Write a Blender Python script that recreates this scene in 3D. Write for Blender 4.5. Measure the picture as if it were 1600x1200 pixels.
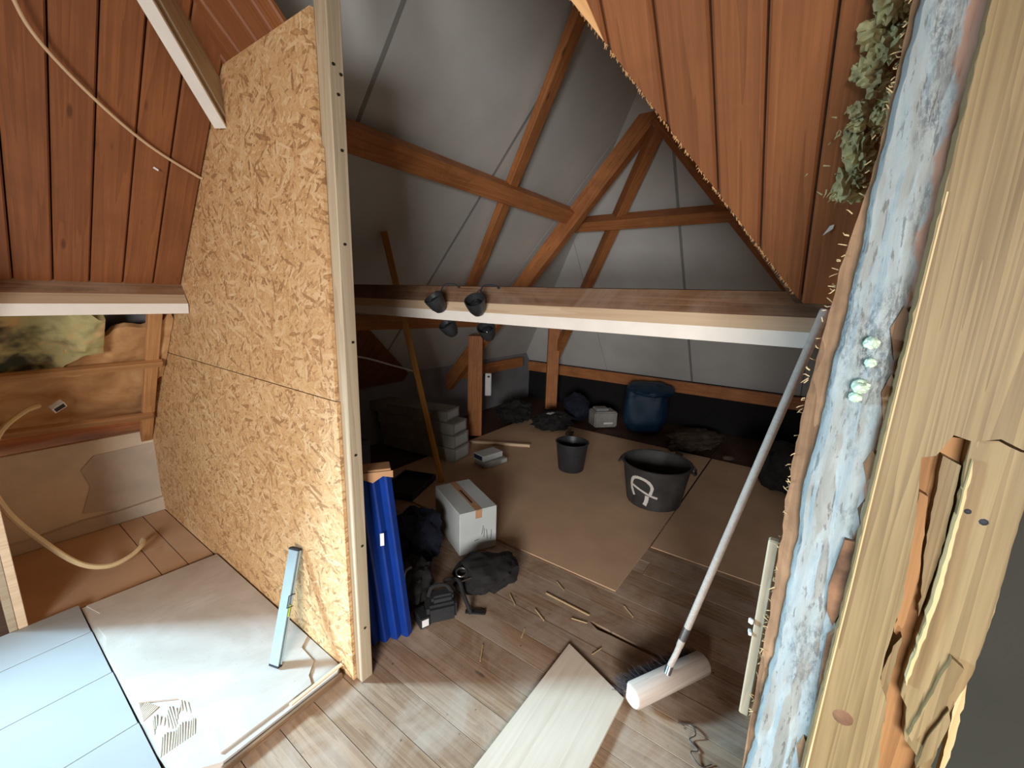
import bpy, bmesh, math, random
from mathutils import Matrix, Vector, noise
random.seed(7)
for o in list(bpy.data.objects): bpy.data.objects.remove(o, do_unlink=True)
scene = bpy.context.scene
C = scene.collection

# ---------------------------------------------------------------- camera
PITCH, ROLL, AZ = math.radians(11.93), math.radians(1.66), math.radians(35.49)
fh = Vector((math.cos(AZ), math.sin(AZ), 0)); r0 = Vector((math.sin(AZ), -math.cos(AZ), 0)); u0 = Vector((0, 0, 1))
fw = fh*math.cos(PITCH) - u0*math.sin(PITCH); up1 = fh*math.sin(PITCH) + u0*math.cos(PITCH)
rt = r0*math.cos(ROLL) + up1*math.sin(ROLL); up = up1*math.cos(ROLL) - r0*math.sin(ROLL)
cam = bpy.data.cameras.new('camera'); co = bpy.data.objects.new('camera', cam); C.objects.link(co)
M = Matrix.Identity(4)
for i, v in enumerate((rt, up, -fw)):
    for k in range(3): M[k][i] = v[k]
M.translation = (0, 0, 1.6)
co.matrix_world = M
cam.sensor_fit = 'HORIZONTAL'; cam.sensor_width = 36; cam.lens = 658.4/1600*36; cam.clip_start = .02
scene.camera = co

# ---------------------------------------------------------------- light and exposure
scene.view_settings.view_transform = 'Standard'; scene.view_settings.look = 'None'
scene.view_settings.gamma = 1; scene.view_settings.use_curve_mapping = False
scene.view_settings.exposure = -0.5
w = bpy.data.worlds.new('world'); scene.world = w; w.use_nodes = True
w.node_tree.nodes['Background'].inputs[0].default_value = (.75, .87, 1, 1)
w.node_tree.nodes['Background'].inputs[1].default_value = .6

def area_light(name, loc, direction, sx, sy, energy, col, spread=180):
    l = bpy.data.lights.new(name, 'AREA'); l.shape = 'RECTANGLE'; l.size = sx; l.size_y = sy; l.energy = energy; l.color = col; l.spread = math.radians(spread)
    o = bpy.data.objects.new(name, l); C.objects.link(o)
    o.location = loc; o.rotation_euler = Vector(direction).to_track_quat('-Z', 'Y').to_euler()
    return o
# daylight through the dormer window (left, out of frame) and through the window in the back wall
area_light('dormer_daylight', (-.80, 3.5, 1.42), (.24, -1, -.5), .56, 1.0, 26, (.62, .85, 1), 140)
area_light('bright_sky_beyond_dormer', (-1.75, 5.1, 2.0), (2.55, -3.9, -1.5), .7, .6, 315, (.48, .78, 1), 90)
area_light('back_window_daylight', (-2.28, -.8, 1.34), (1, .5, -.55), 1.3, .9, 172, (.99, .97, .95), 126)

# ---------------------------------------------------------------- helpers
W = {}
def s(r, g, b, a=1):
    f = lambda c: ((c/255)/12.92 if c/255 <= .04045 else ((c/255+.055)/1.055)**2.4)
    return (f(r), f(g), f(b), a)
def fr(o, x, y):
    x = Vector(x).normalized(); z = x.cross(Vector(y)).normalized(); y = z.cross(x)
    m = Matrix.Identity(4)
    for i, v in enumerate((x, y, z)):
        for k in range(3): m[k][i] = v[k]
    m.translation = Vector(o); return m
def T(x, y, z, rz=0): return Matrix.Translation((x, y, z)) @ Matrix.Rotation(rz, 4, 'Z')
def link(o, Mx, parent):
    C.objects.link(o); W[o] = Mx
    if parent is not None:
        o.parent = parent; o.matrix_local = W[parent].inverted() @ Mx
    else: o.matrix_world = Mx
    return o
def tag(o, label=None, cat=None, group=None, kind=None):
    if label: o['label'] = label
    if cat: o['category'] = cat
    if group: o['group'] = group
    if kind: o['kind'] = kind
    return o
def empty(name, Mx, label=None, cat=None, group=None, kind=None, parent=None):
    if not isinstance(Mx, Matrix): Mx = Matrix.Translation(Mx)
    o = bpy.data.objects.new(name, None); o.empty_display_size = .05
    return tag(link(o, Mx, parent), label, cat, group, kind)
def mesh(name, bm, mat, Mx=None, parent=None, smooth=False, label=None, cat=None, group=None, kind=None):
    me = bpy.data.meshes.new(name)
    bmesh.ops.recalc_face_normals(bm, faces=bm.faces)
    bm.to_mesh(me); bm.free()
    for m_ in (mat if isinstance(mat, (list, tuple)) else [mat]): me.materials.append(m_)
    if smooth:
        me.shade_smooth()
        try: me.set_sharp_from_angle(angle=math.radians(40))
        except Exception: pass
    o = bpy.data.objects.new(name, me)
    return tag(link(o, Mx or Matrix.Identity(4), parent), label, cat, group, kind)
def b_box(bm, x0, x1, y0, y1, z0, z1, bev=0, Mx=None, seg=1):
    vs = [bm.verts.new((x, y, z)) for x in (x0, x1) for y in (y0, y1) for z in (z0, z1)]
    fs = [bm.faces.new([vs[i] for i in q]) for q in ((0,1,3,2),(4,6,7,5),(0,4,5,1),(2,3,7,6),(0,2,6,4),(1,5,7,3))]
    if bev:
        es = list({e for f_ in fs for e in f_.edges})
        r = bmesh.ops.bevel(bm, geom=es, offset=bev, segments=seg, affect='EDGES')
        vs = list({v for f_ in r['faces'] for v in f_.verts} | {v for v in vs if v.is_valid})
    if Mx:
        for v in vs: v.co = Mx @ v.co
    return vs
def box(name, x0, x1, y0, y1, z0, z1, mat, parent=None, bev=0, Mx=None, smooth=False, seg=1, **k):
    """world-aligned box (coordinates inside Mx); its mesh is local to its own corner, x is the grain"""
    bm = bmesh.new(); b_box(bm, 0, x1-x0, 0, y1-y0, 0, z1-z0, bev, None, seg)
    return mesh(name, bm, mat, (Mx or Matrix.Identity(4)) @ Matrix.Translation((x0, y0, z0)), parent, smooth, **k)
def beam(name, p0, p1, wd, ht, mat, parent=None, upv=(0,0,1), bev=.003, **k):
    p0 = Vector(p0); p1 = Vector(p1); x = (p1-p0); z = Vector(upv); y = z.cross(x)
    bm = bmesh.new(); b_box(bm, 0, x.length, -wd/2, wd/2, -ht/2, ht/2, bev)
    return mesh(name, bm, mat, fr(p0, x, y), parent, **k)
def prism(name, poly, depth, Mx, mat, parent=None, **k):
    bm = bmesh.new()
    a = [bm.verts.new((p[0], p[1], 0)) for p in poly]; b = [bm.verts.new((p[0], p[1], depth)) for p in poly]
    bm.faces.new(a[::-1]); bm.faces.new(b)
    n = len(poly)
    for i in range(n): bm.faces.new((a[i], a[(i+1) % n], b[(i+1) % n], b[i]))
    return mesh(name, bm, mat, Mx, parent, **k)
def plank(name, wd, t, ch, e0, e1, Mx, mat, parent=None, **k):
    """board along local x; inner face at z=0 with chamfered edges; ends x=e(y)"""
    prof = [(0, ch), (ch, 0), (wd-ch, 0), (wd, ch), (wd, t), (0, t)]
    bm = bmesh.new()
    a = [bm.verts.new((e0(y), y, z)) for y, z in prof]; b = [bm.verts.new((e1(y), y, z)) for y, z in prof]
    bm.faces.new(a[::-1]); bm.faces.new(b)
    for i in range(6): bm.faces.new((a[i], a[(i+1) % 6], b[(i+1) % 6], b[i]))
    return mesh(name, bm, mat, Mx, parent, **k)
def b_tube(bm, pts, rad, n=8, cap=True):
    pts = [Vector(p) for p in pts]; rings = []
    R_ = rad if isinstance(rad, (list, tuple)) else [rad]*len(pts)
    t0 = (pts[1]-pts[0]).normalized(); nv = t0.orthogonal().normalized()
    for i, p in enumerate(pts):
        t = (pts[min(i+1, len(pts)-1)]-pts[max(i-1, 0)]).normalized()
        nv = (nv-t*nv.dot(t)).normalized(); bv = t.cross(nv)
        rings.append([bm.verts.new(p+(nv*math.cos(a)+bv*math.sin(a))*R_[i]) for a in [2*math.pi*j/n for j in range(n)]])
    for A_, B_ in zip(rings, rings[1:]):
        for j in range(n): bm.faces.new((A_[j], A_[(j+1) % n], B_[(j+1) % n], B_[j]))
    if cap: bm.faces.new(rings[0][::-1]); bm.faces.new(rings[-1])
def catmull(P, n=8):
    P = [Vector(p) for p in P]; Q = [P[0]*2-P[1]]+P+[P[-1]*2-P[-2]]; out = []
    for i in range(1, len(Q)-2):
        a, b, c, d = Q[i-1:i+3]
        for k in range(n):
            t = k/n
            out.append(.5*((2*b)+(c-a)*t+(2*a-5*b+4*c-d)*t*t+(3*b-a-3*c+d)*t**3))
    return out+[P[-1]]
def tube(name, pts, rad, mat, parent=None, n=8, Mx=None, **k):
    Mx = Mx or Matrix.Translation(Vector(pts[0])); inv = Mx.inverted()
    bm = bmesh.new(); b_tube(bm, [inv @ Vector(p) for p in pts], rad, n)
    return mesh(name, bm, mat, Mx, parent, True, **k)
def b_lathe(bm, prof, n=32):
    rings = [[bm.verts.new((r*math.cos(2*math.pi*j/n), r*math.sin(2*math.pi*j/n), z)) for j in range(n)] if r > 1e-6 else [bm.verts.new((0, 0, z))] for r, z in prof]
    for A_, B_ in zip(rings, rings[1:]):
        for j in range(n):
            k = (j+1) % n
            if len(A_) == 1 and len(B_) == 1: continue
            if len(A_) == 1: bm.faces.new((A_[0], B_[k], B_[j]))
            elif len(B_) == 1: bm.faces.new((A_[j], A_[k], B_[0]))
            else: bm.faces.new((A_[j], A_[k], B_[k], B_[j]))
def lathe(name, prof, Mx, mat, parent=None, n=32, **k):
    bm = bmesh.new(); b_lathe(bm, prof, n); return mesh(name, bm, mat, Mx, parent, True, **k)
def blob(name, size, Mx, mat, parent=None, amp=.18, freq=2.2, sub=4, seed=0, flat=True, power=1.0, **k):
    """crumpled soft body sitting on z=0, size = full extents"""
    bm = bmesh.new(); bmesh.ops.create_icosphere(bm, subdivisions=sub, radius=1)
    for v in bm.verts:
        d = v.co.normalized()
        q = Vector([math.copysign(abs(c)**power, c) for c in d])
        n1 = noise.fractal(d*freq+Vector((seed*7.3, seed*3.1, seed)), .9, 2.1, 4)
        rg = 1-abs(noise.noise(d*freq*1.7+Vector((seed, 5, seed*2))))*1.2
        q = q*(1+amp*n1+amp*.5*(rg-.5))
        v.co = Vector((q.x*size[0]/2, q.y*size[1]/2, (q.z*.5+.45)*size[2]))
        if flat and v.co.z < 0: v.co.z = v.co.z*.04
    return mesh(name, bm, mat, Mx, parent, True, **k)

# ---------------------------------------------------------------- materials
class NT:
    def __init__(self, name):
        self.m = bpy.data.materials.new(name); self.m.use_nodes = True; self.t = self.m.node_tree; self.t.nodes.clear()
        self.out = self.n('ShaderNodeOutputMaterial'); self.b = self.n('ShaderNodeBsdfPrincipled'); self.l(self.b, 0, self.out, 0)
    def n(self, ty, **p):
        nd = self.t.nodes.new(ty)
        for k, v in p.items(): setattr(nd, k, v)
        return nd
    def l(self, a, i, b, j): self.t.links.new(a.outputs[i], b.inputs[j])
    def put(self, nd, j, v):
        if isinstance(v, tuple) and len(v) == 2 and hasattr(v[0], 'outputs'): self.l(v[0], v[1], nd, j)
        else: nd.inputs[j].default_value = v
    def math(self, op, a, b=0.0, c=None):
        nd = self.n('ShaderNodeMath', operation=op); self.put(nd, 0, a); self.put(nd, 1, b)
        if c is not None: self.put(nd, 2, c)
        return (nd, 0)
    def coords(self, rnd=True):
        tc = self.n('ShaderNodeTexCoord')
        if not rnd: return (tc, 3)
        oi = self.n('ShaderNodeObjectInfo'); mul = self.math('MULTIPLY', (oi, 'Random'), 53.0)
        cb = self.n('ShaderNodeCombineXYZ')
        for i in range(3): self.put(cb, i, mul)
        ad = self.n('ShaderNodeVectorMath', operation='ADD'); self.put(ad, 0, (tc, 3)); self.l(cb, 0, ad, 1)
        return (ad, 0)
    def rnd(self): return (self.n('ShaderNodeObjectInfo'), 'Random')
    def map(self, v, scale=(1,1,1), rot=(0,0,0), loc=(0,0,0)):
        nd = self.n('ShaderNodeMapping'); self.put(nd, 0, v)
        nd.inputs[1].default_value = loc; nd.inputs[2].default_value = rot; nd.inputs[3].default_value = scale; return (nd, 0)
    def noise(self, v, scale=5, detail=4, rough=.55, dist=0):
        nd = self.n('ShaderNodeTexNoise'); self.put(nd, 'Vector', v); nd.inputs['Scale'].default_value = scale
        nd.inputs['Detail'].default_value = detail; nd.inputs['Roughness'].default_value = rough; nd.inputs['Distortion'].default_value = dist
        return (nd, 0)
    def vor(self, v, scale=5, feature='F1', rnd=1.0, dim='3D'):
        nd = self.n('ShaderNodeTexVoronoi', feature=feature, voronoi_dimensions=dim); self.put(nd, 'Vector', v); nd.inputs['Scale'].default_value = scale
        nd.inputs['Randomness'].default_value = rnd; return nd
    def ramp(self, f, stops, interp='LINEAR'):
        nd = self.n('ShaderNodeValToRGB'); self.put(nd, 0, f); cr = nd.color_ramp; cr.interpolation = interp
        while len(cr.elements) < len(stops): cr.elements.new(.5)
        for e, (p, c) in zip(cr.elements, stops): e.position = p; e.color = c if not isinstance(c, float) else (c, c, c, 1)
        return (nd, 0)
    def mix(self, f, a, b, bt='MIX'):
        nd = self.n('ShaderNodeMix', data_type='RGBA', blend_type=bt); self.put(nd, 0, f); self.put(nd, 6, a); self.put(nd, 7, b); return (nd, 2)
    def sep(self, v):
        nd = self.n('ShaderNodeSeparateXYZ'); self.put(nd, 0, v); return nd
    def fin(self, col, rough=.6, bump=None, bs=.2, bd=.01, metal=0, spec=.4):
        self.put(self.b, 'Base Color', col); self.put(self.b, 'Roughness', rough); self.b.inputs['Metallic'].default_value = metal
        self.b.inputs['Specular IOR Level'].default_value = spec
        if bump is not None:
            nd = self.n('ShaderNodeBump'); nd.inputs['Strength'].default_value = bs; nd.inputs['Distance'].default_value = bd
            self.put(nd, 'Height', bump); self.l(nd, 0, self.b, 'Normal')
        return self.m
def plain(name, col, rough=.6, metal=0, var=.12, sc=9, bs=.1, spec=.4):
    N = NT(name); v = N.coords(); n = N.noise(v, sc, 5)
    lo = tuple(c*(1-var*2) for c in col[:3])+(1,); hi = tuple(min(1, c*(1+var)) for c in col[:3])+(1,)
    return N.fin(N.ramp(n, [(.3, lo), (.7, hi)]), rough, n, bs, .005, metal, spec)
def wood(name, dark, light, rough=.6, g=16, knots=True, dirt=None, da=.5, vary=.25, bs=.12, ring=3.0, spec=.35, rs=6, nails=False):
    N = NT(name); v = N.coords()
    wv = N.noise(N.map(v, (.22, rs, rs)), 1.6, 3, .5, .35)
    rings = N.math('FRACT', N.math('MULTIPLY', wv, ring*3))
    fine = N.noise(N.map(v, (2.5, g*6, g*6)), 1.5, 5, .6)
    f = N.math('ADD', N.math('MULTIPLY', rings, .26), N.math('MULTIPLY', fine, .62))
    mid = tuple((a+b)/2 for a, b in zip(dark, light))
    col = N.ramp(f, [(.22, dark), (.46, mid), (.72, light)])
    hs = N.n('ShaderNodeHueSaturation'); N.put(hs, 'Color', col)
    N.put(hs, 'Value', N.math('MULTIPLY_ADD', N.rnd(), vary*2, 1-vary)); col = (hs, 0)
    if knots:
        k = N.vor(N.map(v, (1.6, 5.5, 5.5)), 1.5); kd = N.ramp((k, 0), [(.045, 1.0), (.085, 0.0)])
        col = N.mix(N.math('MULTIPLY', kd, .75), col, tuple(c*.32 for c in dark[:3])+(1,))
    if nails:
        k2 = N.vor(N.map(v, (9, 9, 2)), 1.3); col = N.mix(N.math('MULTIPLY', N.ramp((k2, 0), [(.045, 1.0), (.075, 0.0)]), .8), col, s(52, 42, 34))
    if dirt:
        d = N.noise(v, 2.6, 8, .68, .8); dm = N.ramp(d, [(.42, 0.0), (.62, 1.0)])
        col = N.mix(N.math('MULTIPLY', dm, da), col, dirt)
    return N.fin(col, rough, f, bs, .004, 0, spec)
M_ = {}
M_['pine'] = wood('aged_pine_boards', s(122, 74, 42), s(154, 97, 59), .5, 12, dirt=s(110, 66, 38), da=.35, vary=.1)
M_['pine_r'] = M_['pine']
M_['pine_edge'] = wood('torn_pine_edge', s(196, 140, 88), s(226, 178, 124), .8, 10, knots=False)
M_['purlin'] = wood('dusty_purlin_wood', s(92, 62, 40), s(150, 112, 82), .7, 12, dirt=s(158, 138, 120), da=.5, vary=.05)
M_['timber'] = wood('roof_timber', s(168, 102, 56), s(208, 140, 86), .6, 10, dirt=s(120, 76, 46), da=.4, vary=.12)
M_['lath'] = wood('planed_lath', s(196, 168, 136), s(218, 194, 164), .6, 14, knots=False)
M_['stud'] = wood('planed_stud', s(164, 146, 120), s(190, 174, 148), .6, 16, knots=False, vary=.04)
M_['newwood'] = wood('split_spruce_timber', s(106, 86, 55), s(148, 126, 88), .6, 14, knots=False, vary=.06, ring=4, rs=13)
M_['inner'] = wood('fresh_split_wood', s(126, 88, 52), s(172, 128, 82), .75, 18, knots=False, vary=.06, bs=.4)
M_['splinter'] = wood('pale_splinters', s(186, 160, 112), s(214, 190, 146), .75, 18, knots=False, vary=.1)
M_['fibre'] = wood('raw_fibrous_edge', s(110, 82, 58), s(166, 132, 100), .9, 18, knots=False, dirt=s(70, 50, 36), da=.6, bs=.6)
M_['board'] = wood('worn_floorboards', s(126, 98, 74), s(172, 142, 114), .62, 13, dirt=s(186, 170, 154), da=.55, vary=.12, ring=3.2, rs=8, nails=True)
M_['ply'] = wood('pale_plywood', s(206, 188, 166), s(226, 210, 190), .55, 5, knots=False, vary=.03, ring=2.0, bs=.05)
M_['yellow'] = wood('orange_varnished_lath', s(150, 96, 26), s(188, 130, 44), .5, 14, knots=False)
M_['broomwood'] = wood('grey_broom_wood', s(178, 162, 150), s(202, 188, 174), .65, 16, knots=False, vary=.03)
M_['batten'] = wood('rough_battens', s(160, 114, 70), s(200, 150, 100), .7, 12, dirt=s(140, 100, 64), da=.4)
M_['darkboard'] = wood('dark_old_boards', s(62, 44, 34), s(92, 66, 50), .7, 12)
M_['white'] = plain('white_paint', s(236, 230, 220), .5, 0, .03)
M_['roofwhite'] = plain('white_roof_panels', s(208, 208, 204), .6, 0, .04, 3)
M_['tape'] = plain('grey_joint_tape', s(150, 150, 146), .6, 0, .05)
M_['plaster'] = plain('stained_knee_plaster', s(222, 208, 182), .8, 0, .1, 3)
M_['plaster2'] = plain('grey_plaster_patch', s(196, 184, 166), .85, 0, .08, 6)
M_['darkwall'] = plain('shade_dark_board', s(56, 50, 40), .8, 0, .1, 2)  # dark tone stands in for the shade behind the right timber
M_['greywall'] = plain('grey_knee_board', s(140, 140, 142), .8, 0, .1, 3)
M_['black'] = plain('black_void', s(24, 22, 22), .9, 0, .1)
M_['room'] = plain('warm_room_wall', s(196, 172, 140), .8, 0, .04, 2)
M_['blackplastic'] = plain('black_rubber_plastic', s(46, 47, 49), .45, 0, .15, 12)
M_['dusty_tub'] = plain('dusty_black_tub', s(66, 64, 62), .6, 0, .25, 6)
M_['blackcloth'] = plain('black_cloth', s(34, 32, 32), .9, 0, .3, 14)
M_['navy'] = plain('navy_cloth', s(30, 34, 52), .9, 0, .3, 8)
M_['bluebag'] = plain('dark_blue_plastic', s(12, 46, 70), .6, 0, .15, 5)
M_['blue'] = plain('bright_blue_foil', s(8, 50, 130), .5, 0, .12, 7)
M_['card'] = plain('white_carton', s(186, 190, 188), .7, 0, .05, 5)
M_['brown_card'] = plain('brown_cardboard', s(176, 134, 96), .8, 0, .08, 10)
M_['greycard'] = plain('grey_cartons', s(150, 146, 140), .8, 0, .12, 8)
M_['label'] = plain('white_label', s(225, 225, 222), .6, 0, .04)
M_['ink'] = plain('black_ink', s(40, 42, 48), .7, 0, .1)
M_['steel'] = plain('steel', s(176, 178, 180), .3, 1, .06)
M_['screw'] = plain('screw_steel', s(96, 88, 78), .45, 1, .1)
M_['alu'] = plain('pale_alu_level', s(150, 168, 174), .4, 0, .05)
M_['vial'] = plain('vial_green', s(176, 200, 60), .15, 0, .05)
M_['pvc'] = plain('cream_pvc_conduit', s(222, 202, 158), .4, 0, .05)
M_['cable'] = plain('cream_cable', s(216, 186, 150), .45, 0, .05)
M_['bristle'] = plain('dark_bristles', s(58, 50, 52), .9, 0, .3, 30)
M_['foam'] = plain('pale_green_foam', s(206, 226, 200), .8, 0, .08, 30, .4)
M_['wool'] = plain('olive_glass_wool', s(176, 168, 122), .95, 0, .28, 22, .5)
M_['paintmark'] = plain('white_paint_mark', s(214, 208, 200), .7, 0, .05)
M_['glass'] = plain('dark_glass', s(30, 34, 38), .08, 0, .1, spec=.8)
M_['bark'] = plain('brown_bark', s(120, 86, 62), .9, 0, .3, 26, .6)
M_['rubble'] = plain('grey_brown_rubble', s(92, 78, 64), .9, 0, .3, 16, .5)
M_['dustcard'] = plain('tan_hardboard', s(202, 168, 136), .7, 0, .07, 2.5)

def osb_mat():
    N = NT('osb_flakes'); v = N.coords()
    wob = N.noise(v, 6, 2); run = None; col = None
    for i, (ang, sx, sy, off) in enumerate(((.1, 14, 74, 0), (.9, 17, 88, 3), (1.6, 15, 80, 7), (2.3, 18, 92, 11), (2.8, 12, 66, 17), (.5, 22, 110, 23))):
        mp = N.map(v, (sx, sy, 1), (0, 0, 0), (off, off*1.7, off))
        rot = N.map(v, (1, 1, 1), (0, 0, ang), (off, off, 0)); mp = N.map(rot, (sx, sy, 40))
        vo = N.vor(mp, 1.0); sp = N.sep((vo, 1))
        sh = N.math('ADD', (sp, 1), N.math('MULTIPLY', (vo, 0), -.35))
        c = N.math('ADD', (sp, 0), N.math('MULTIPLY', (vo, 0), -.25))
        if col is None: col, run = c, sh
        else:
            f = N.math('GREATER_THAN', sh, run); run2 = N.math('MAXIMUM', sh, run)
            mx = N.n('ShaderNodeMix', data_type='FLOAT'); N.put(mx, 0, f); N.put(mx, 2, col); N.put(mx, 3, c); col = (mx, 0); run = run2
    cr = N.ramp(col, [(.0, s(146, 102, 62)), (.06, s(188, 142, 94)), (.3, s(206, 162, 112)), (.62, s(216, 178, 130)), (1, s(232, 204, 162))])
    fine = N.noise(N.map(v, (60, 60, 60)), 2, 3)
    cr = N.mix(.25, cr, N.ramp(fine, [(.3, s(150, 106, 62)), (.7, s(226, 196, 150))]))
    big = N.noise(v, 1.4, 3); cr = N.mix(N.math('MULTIPLY', N.ramp(big, [(.4, 0.0), (.7, 1.0)]), .2), cr, s(190, 140, 84))
    return N.fin(cr, .55, col, .35, .003, 0, .4)
M_['osb'] = osb_mat()

def panel_mat():
    N = NT('dusty_gypsum_panel'); v = N.coords()
    a = N.noise(v, 2.2, 7, .62, .9); b = N.noise(N.map(v, (3, 14, 1)), 3, 5, .6, .4)
    c = N.ramp(a, [(.32, s(176, 166, 154)), (.5, s(192, 184, 174)), (.66, s(206, 200, 194))])
    c = N.mix(N.math('MULTIPLY', N.ramp(b, [(.52, 0.0), (.6, 1.0)]), .3), c, s(182, 172, 162))
    sp = N.vor(v, 26); c = N.mix(N.math('MULTIPLY', N.ramp((sp, 0), [(.05, 1.0), (.1, 0.0)]), .4), c, s(140, 128, 114))
    return N.fin(c, .6, a, .12, .01)
M_['panel'] = panel_mat()
M_['panel_l'] = plain('clean_white_panel', s(160, 163, 164), .55, 0, .035, 2)
def mould_mat():
    N = NT('mouldy_painted_timber'); v = N.coords(False)
    st = N.map(v, (3.2, 26, 26)); a = N.noise(st, 1.7, 8, .7, .5); big = N.noise(N.map(v, (3.4, 9, 9)), 1, 4, .6, .3)
    base = N.ramp(a, [(.3, s(140, 147, 146)), (.55, s(154, 160, 158)), (.7, s(168, 173, 170))])
    spk = N.noise(N.map(v, (38, 90, 90)), 1.8, 7, .8)
    m1 = N.math('MULTIPLY', N.ramp(big, [(.52, 0.0), (.62, 1.0)]), N.ramp(spk, [(.44, 0.0), (.56, 1.0)]))
    c = N.mix(N.math('MULTIPLY', m1, .85), base, s(78, 84, 90))
    m2 = N.ramp(N.noise(N.map(v, (14, 80, 80), (0, 0, 0), (3, 1, 7)), 1.6, 5, .65), [(.585, 0.0), (.63, 1.0)])
    c = N.mix(N.math('MULTIPLY', m2, .7), c, s(92, 92, 88))
    y = N.sep(v); edge = N.math('ADD', (y, 1), N.math('MULTIPLY', N.math('SUBTRACT', N.noise(N.map(v, (7, 7, 7)), 1.5, 4), .5), .05))
    c = N.mix(N.ramp(edge, [(.097, 0.0), (.101, 1.0)]), c, s(160, 124, 104))
    return N.fin(c, .75, N.math('ADD', a, N.math('MULTIPLY', spk, .6)), .55, .006)
M_['mould'] = mould_mat()
def paper_mat():
    N = NT('kraft_paper_insulation'); v = N.coords(False)
    a = N.noise(v, 5, 6, .6, .5); c = N.ramp(a, [(.3, s(166, 120, 76)), (.6, s(206, 160, 110)), (.75, s(216, 176, 130))])
    return N.fin(c, .7, a, .3, .01)
M_['paper'] = paper_mat()
def mould_wool():
    N = NT('mouldy_insulation'); v = N.coords(False)
    a = N.noise(v, 6, 7, .65, .6); b = N.noise(v, 3.2, 4, .6)
    c = N.ramp(a, [(.3, s(140, 132, 92)), (.5, s(176, 166, 116)), (.68, s(206, 160, 110))])
    c = N.mix(N.ramp(b, [(.47, 0.0), (.58, .95)]), c, s(40, 44, 38))
    return N.fin(c, .9, a, .5, .012)
M_['mwool'] = mould_wool()

# ---------------------------------------------------------------- roof geometry
# slope A (left): 1.12 y + z = 4.683      slope B (facing): 1.05 x + z = 3.3115
nA = math.hypot(1, 1.12); uA = Vector((0, -1/nA, 1.12/nA))
def ptA(x, z, c=4.683): return Vector((x, (c-z)/1.12, z))
nB = math.hypot(1, 1.05); uB = Vector((-1/nB, 0, 1.05/nB))
def ptB(y, z, c=3.3115): return Vector(((c-z)/1.05, y, z))

# ================================================================ FLOOR
fl = box('floor', -2.4, 5.9, -2.2, 3.8, -.2, -.022, M_['darkboard'], label='timber floor of the attic with worn boards', cat='floor', kind='structure')
seam0, bw = .548, .1330
for k in range(-2, 20):
    x0 = seam0+bw*k; x1 = x0+bw
    y0, y1 = -1.5, 2.75
    g = .0015
    cuts = [y0] + ([random.uniform(-.4, 2.2)] if k % 4 == 1 and k not in (8, 9) else []) + [y1]
    for a, b in zip(cuts, cuts[1:]):
        # local x runs along world y, local y along world -x
        wd = x1-x0-2*g
        poly = [(a+.001, 0), (b-.001, 0), (b-.001, wd), (a+.001, wd)]
        if k == 8:   # right edge torn open along the gap (local y=0 is the +x edge)
            poly = [(a, 0), (.30, 0), (.33, .012), (.48, .018), (.60, .020), (.665, .026), (.70, .010), (.72, 0), (b, 0), (b, wd), (a, wd)]
        if k == 9:
            poly = [(a, 0), (b, 0), (b, wd), (.73, wd), (.70, wd-.006), (.62, wd-.003), (.5, wd-.004), (.33, wd-.002), (.3, wd), (a, wd)]
        z = random.uniform(-.002, .0005)
        prism('floorboard', poly, .022, fr((x1-g, 0, -.022+z), (0, 1, 0), (-1, 0, 0)), M_['board'], fl)
# boards of the low strip by the knee wall
for (x0, x1, y0, y1) in ((.02, .30, 2.8, 3.66), (.30, .575, 2.8, 3.66), (.58, .70, 3.14, 3.66), (.58, .70, 2.8, 3.135), (.705, .828, 2.8, 3.66)):
    prism('floorboard', [(0, 0), (y1-y0, 0), (y1-y0, x1-x0), (0, x1-x0)], .02, fr((x1-.002, y0, -.02), (0, 1, 0), (-1, 0, 0)), M_['dustcard'], fl)

# loose sheets
hb = prism('hardboard_sheet', [(2.03, .70), (2.58, .69), (4.55, .70), (4.55, 2.95), (2.02, 2.95)], .006, T(0, 0, .001), M_['dustcard'], label='large tan hardboard sheet covering the back floor, under the small bucket', cat='sheet')
prism('hardboard_sheet', [(2.60, -.30), (4.55, -.30), (4.55, .685), (2.58, .68)], .006, T(0, 0, .001), M_['dustcard'], label='tan hardboard sheet on the back floor, under the right half of the tub', cat='sheet')
# bare plywood in front
pl = prism('plywood_board', [(.45, .425), (1.433, .42), (1.541, .727), (.45, .742)], .014, T(0, 0, .001), M_['ply'], label='pale bare plywood offcut lying flat on the floorboards by the broom', cat='board')
# white gypsum panels left
pz = .034
for i, (a, b) in enumerate(((1.0, 1.80), (1.804, 2.148), (2.152, 2.498), (2.502, 2.77))):
    prism('floor_panel', [(-.75, a), (.238, a), (.240, b), (-.75, b)], pz, T(0, 0, .001), M_['panel_l'],
          label=['smooth white floor panel at the lower left corner, nearest strip', 'smooth white floor panel, second strip from the front at lower left', 'smooth white floor panel, third strip from the front at lower left', 'smooth white floor panel strip at the back, beside the boarded corner post'][i], cat='floor panel', group='white floor panels at the left')
gp = empty('gypsum_panel', (.53, 2.1, 0), 'thick dusty grey-white gypsum floor panel beside the chipboard partition', 'floor panel')
prism('panel_core', [(.245, 1.62), (.252, 1.50), (.37, 1.418), (.80, 1.428), (.824, 1.45), (.824, 2.72), (.245, 2.74)], pz-.006, T(0, 0, .001), M_['panel'], gp)
prism('skim_layer', [(.250, 1.96), (.262, 1.90), (.36, 1.80), (.385, 1.74), (.37, 1.66), (.40, 1.58), (.375, 1.45), (.70, 1.452), (.715, 1.50), (.765, 1.55), (.77, 1.66), (.82, 1.70), (.82, 2.715), (.262, 2.735), (.29, 2.62), (.262, 2.52), (.27, 2.4), (.25, 2.3)], .007, T(0, 0, pz-.005), M_['panel'], gp)
bm = bmesh.new()
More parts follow.
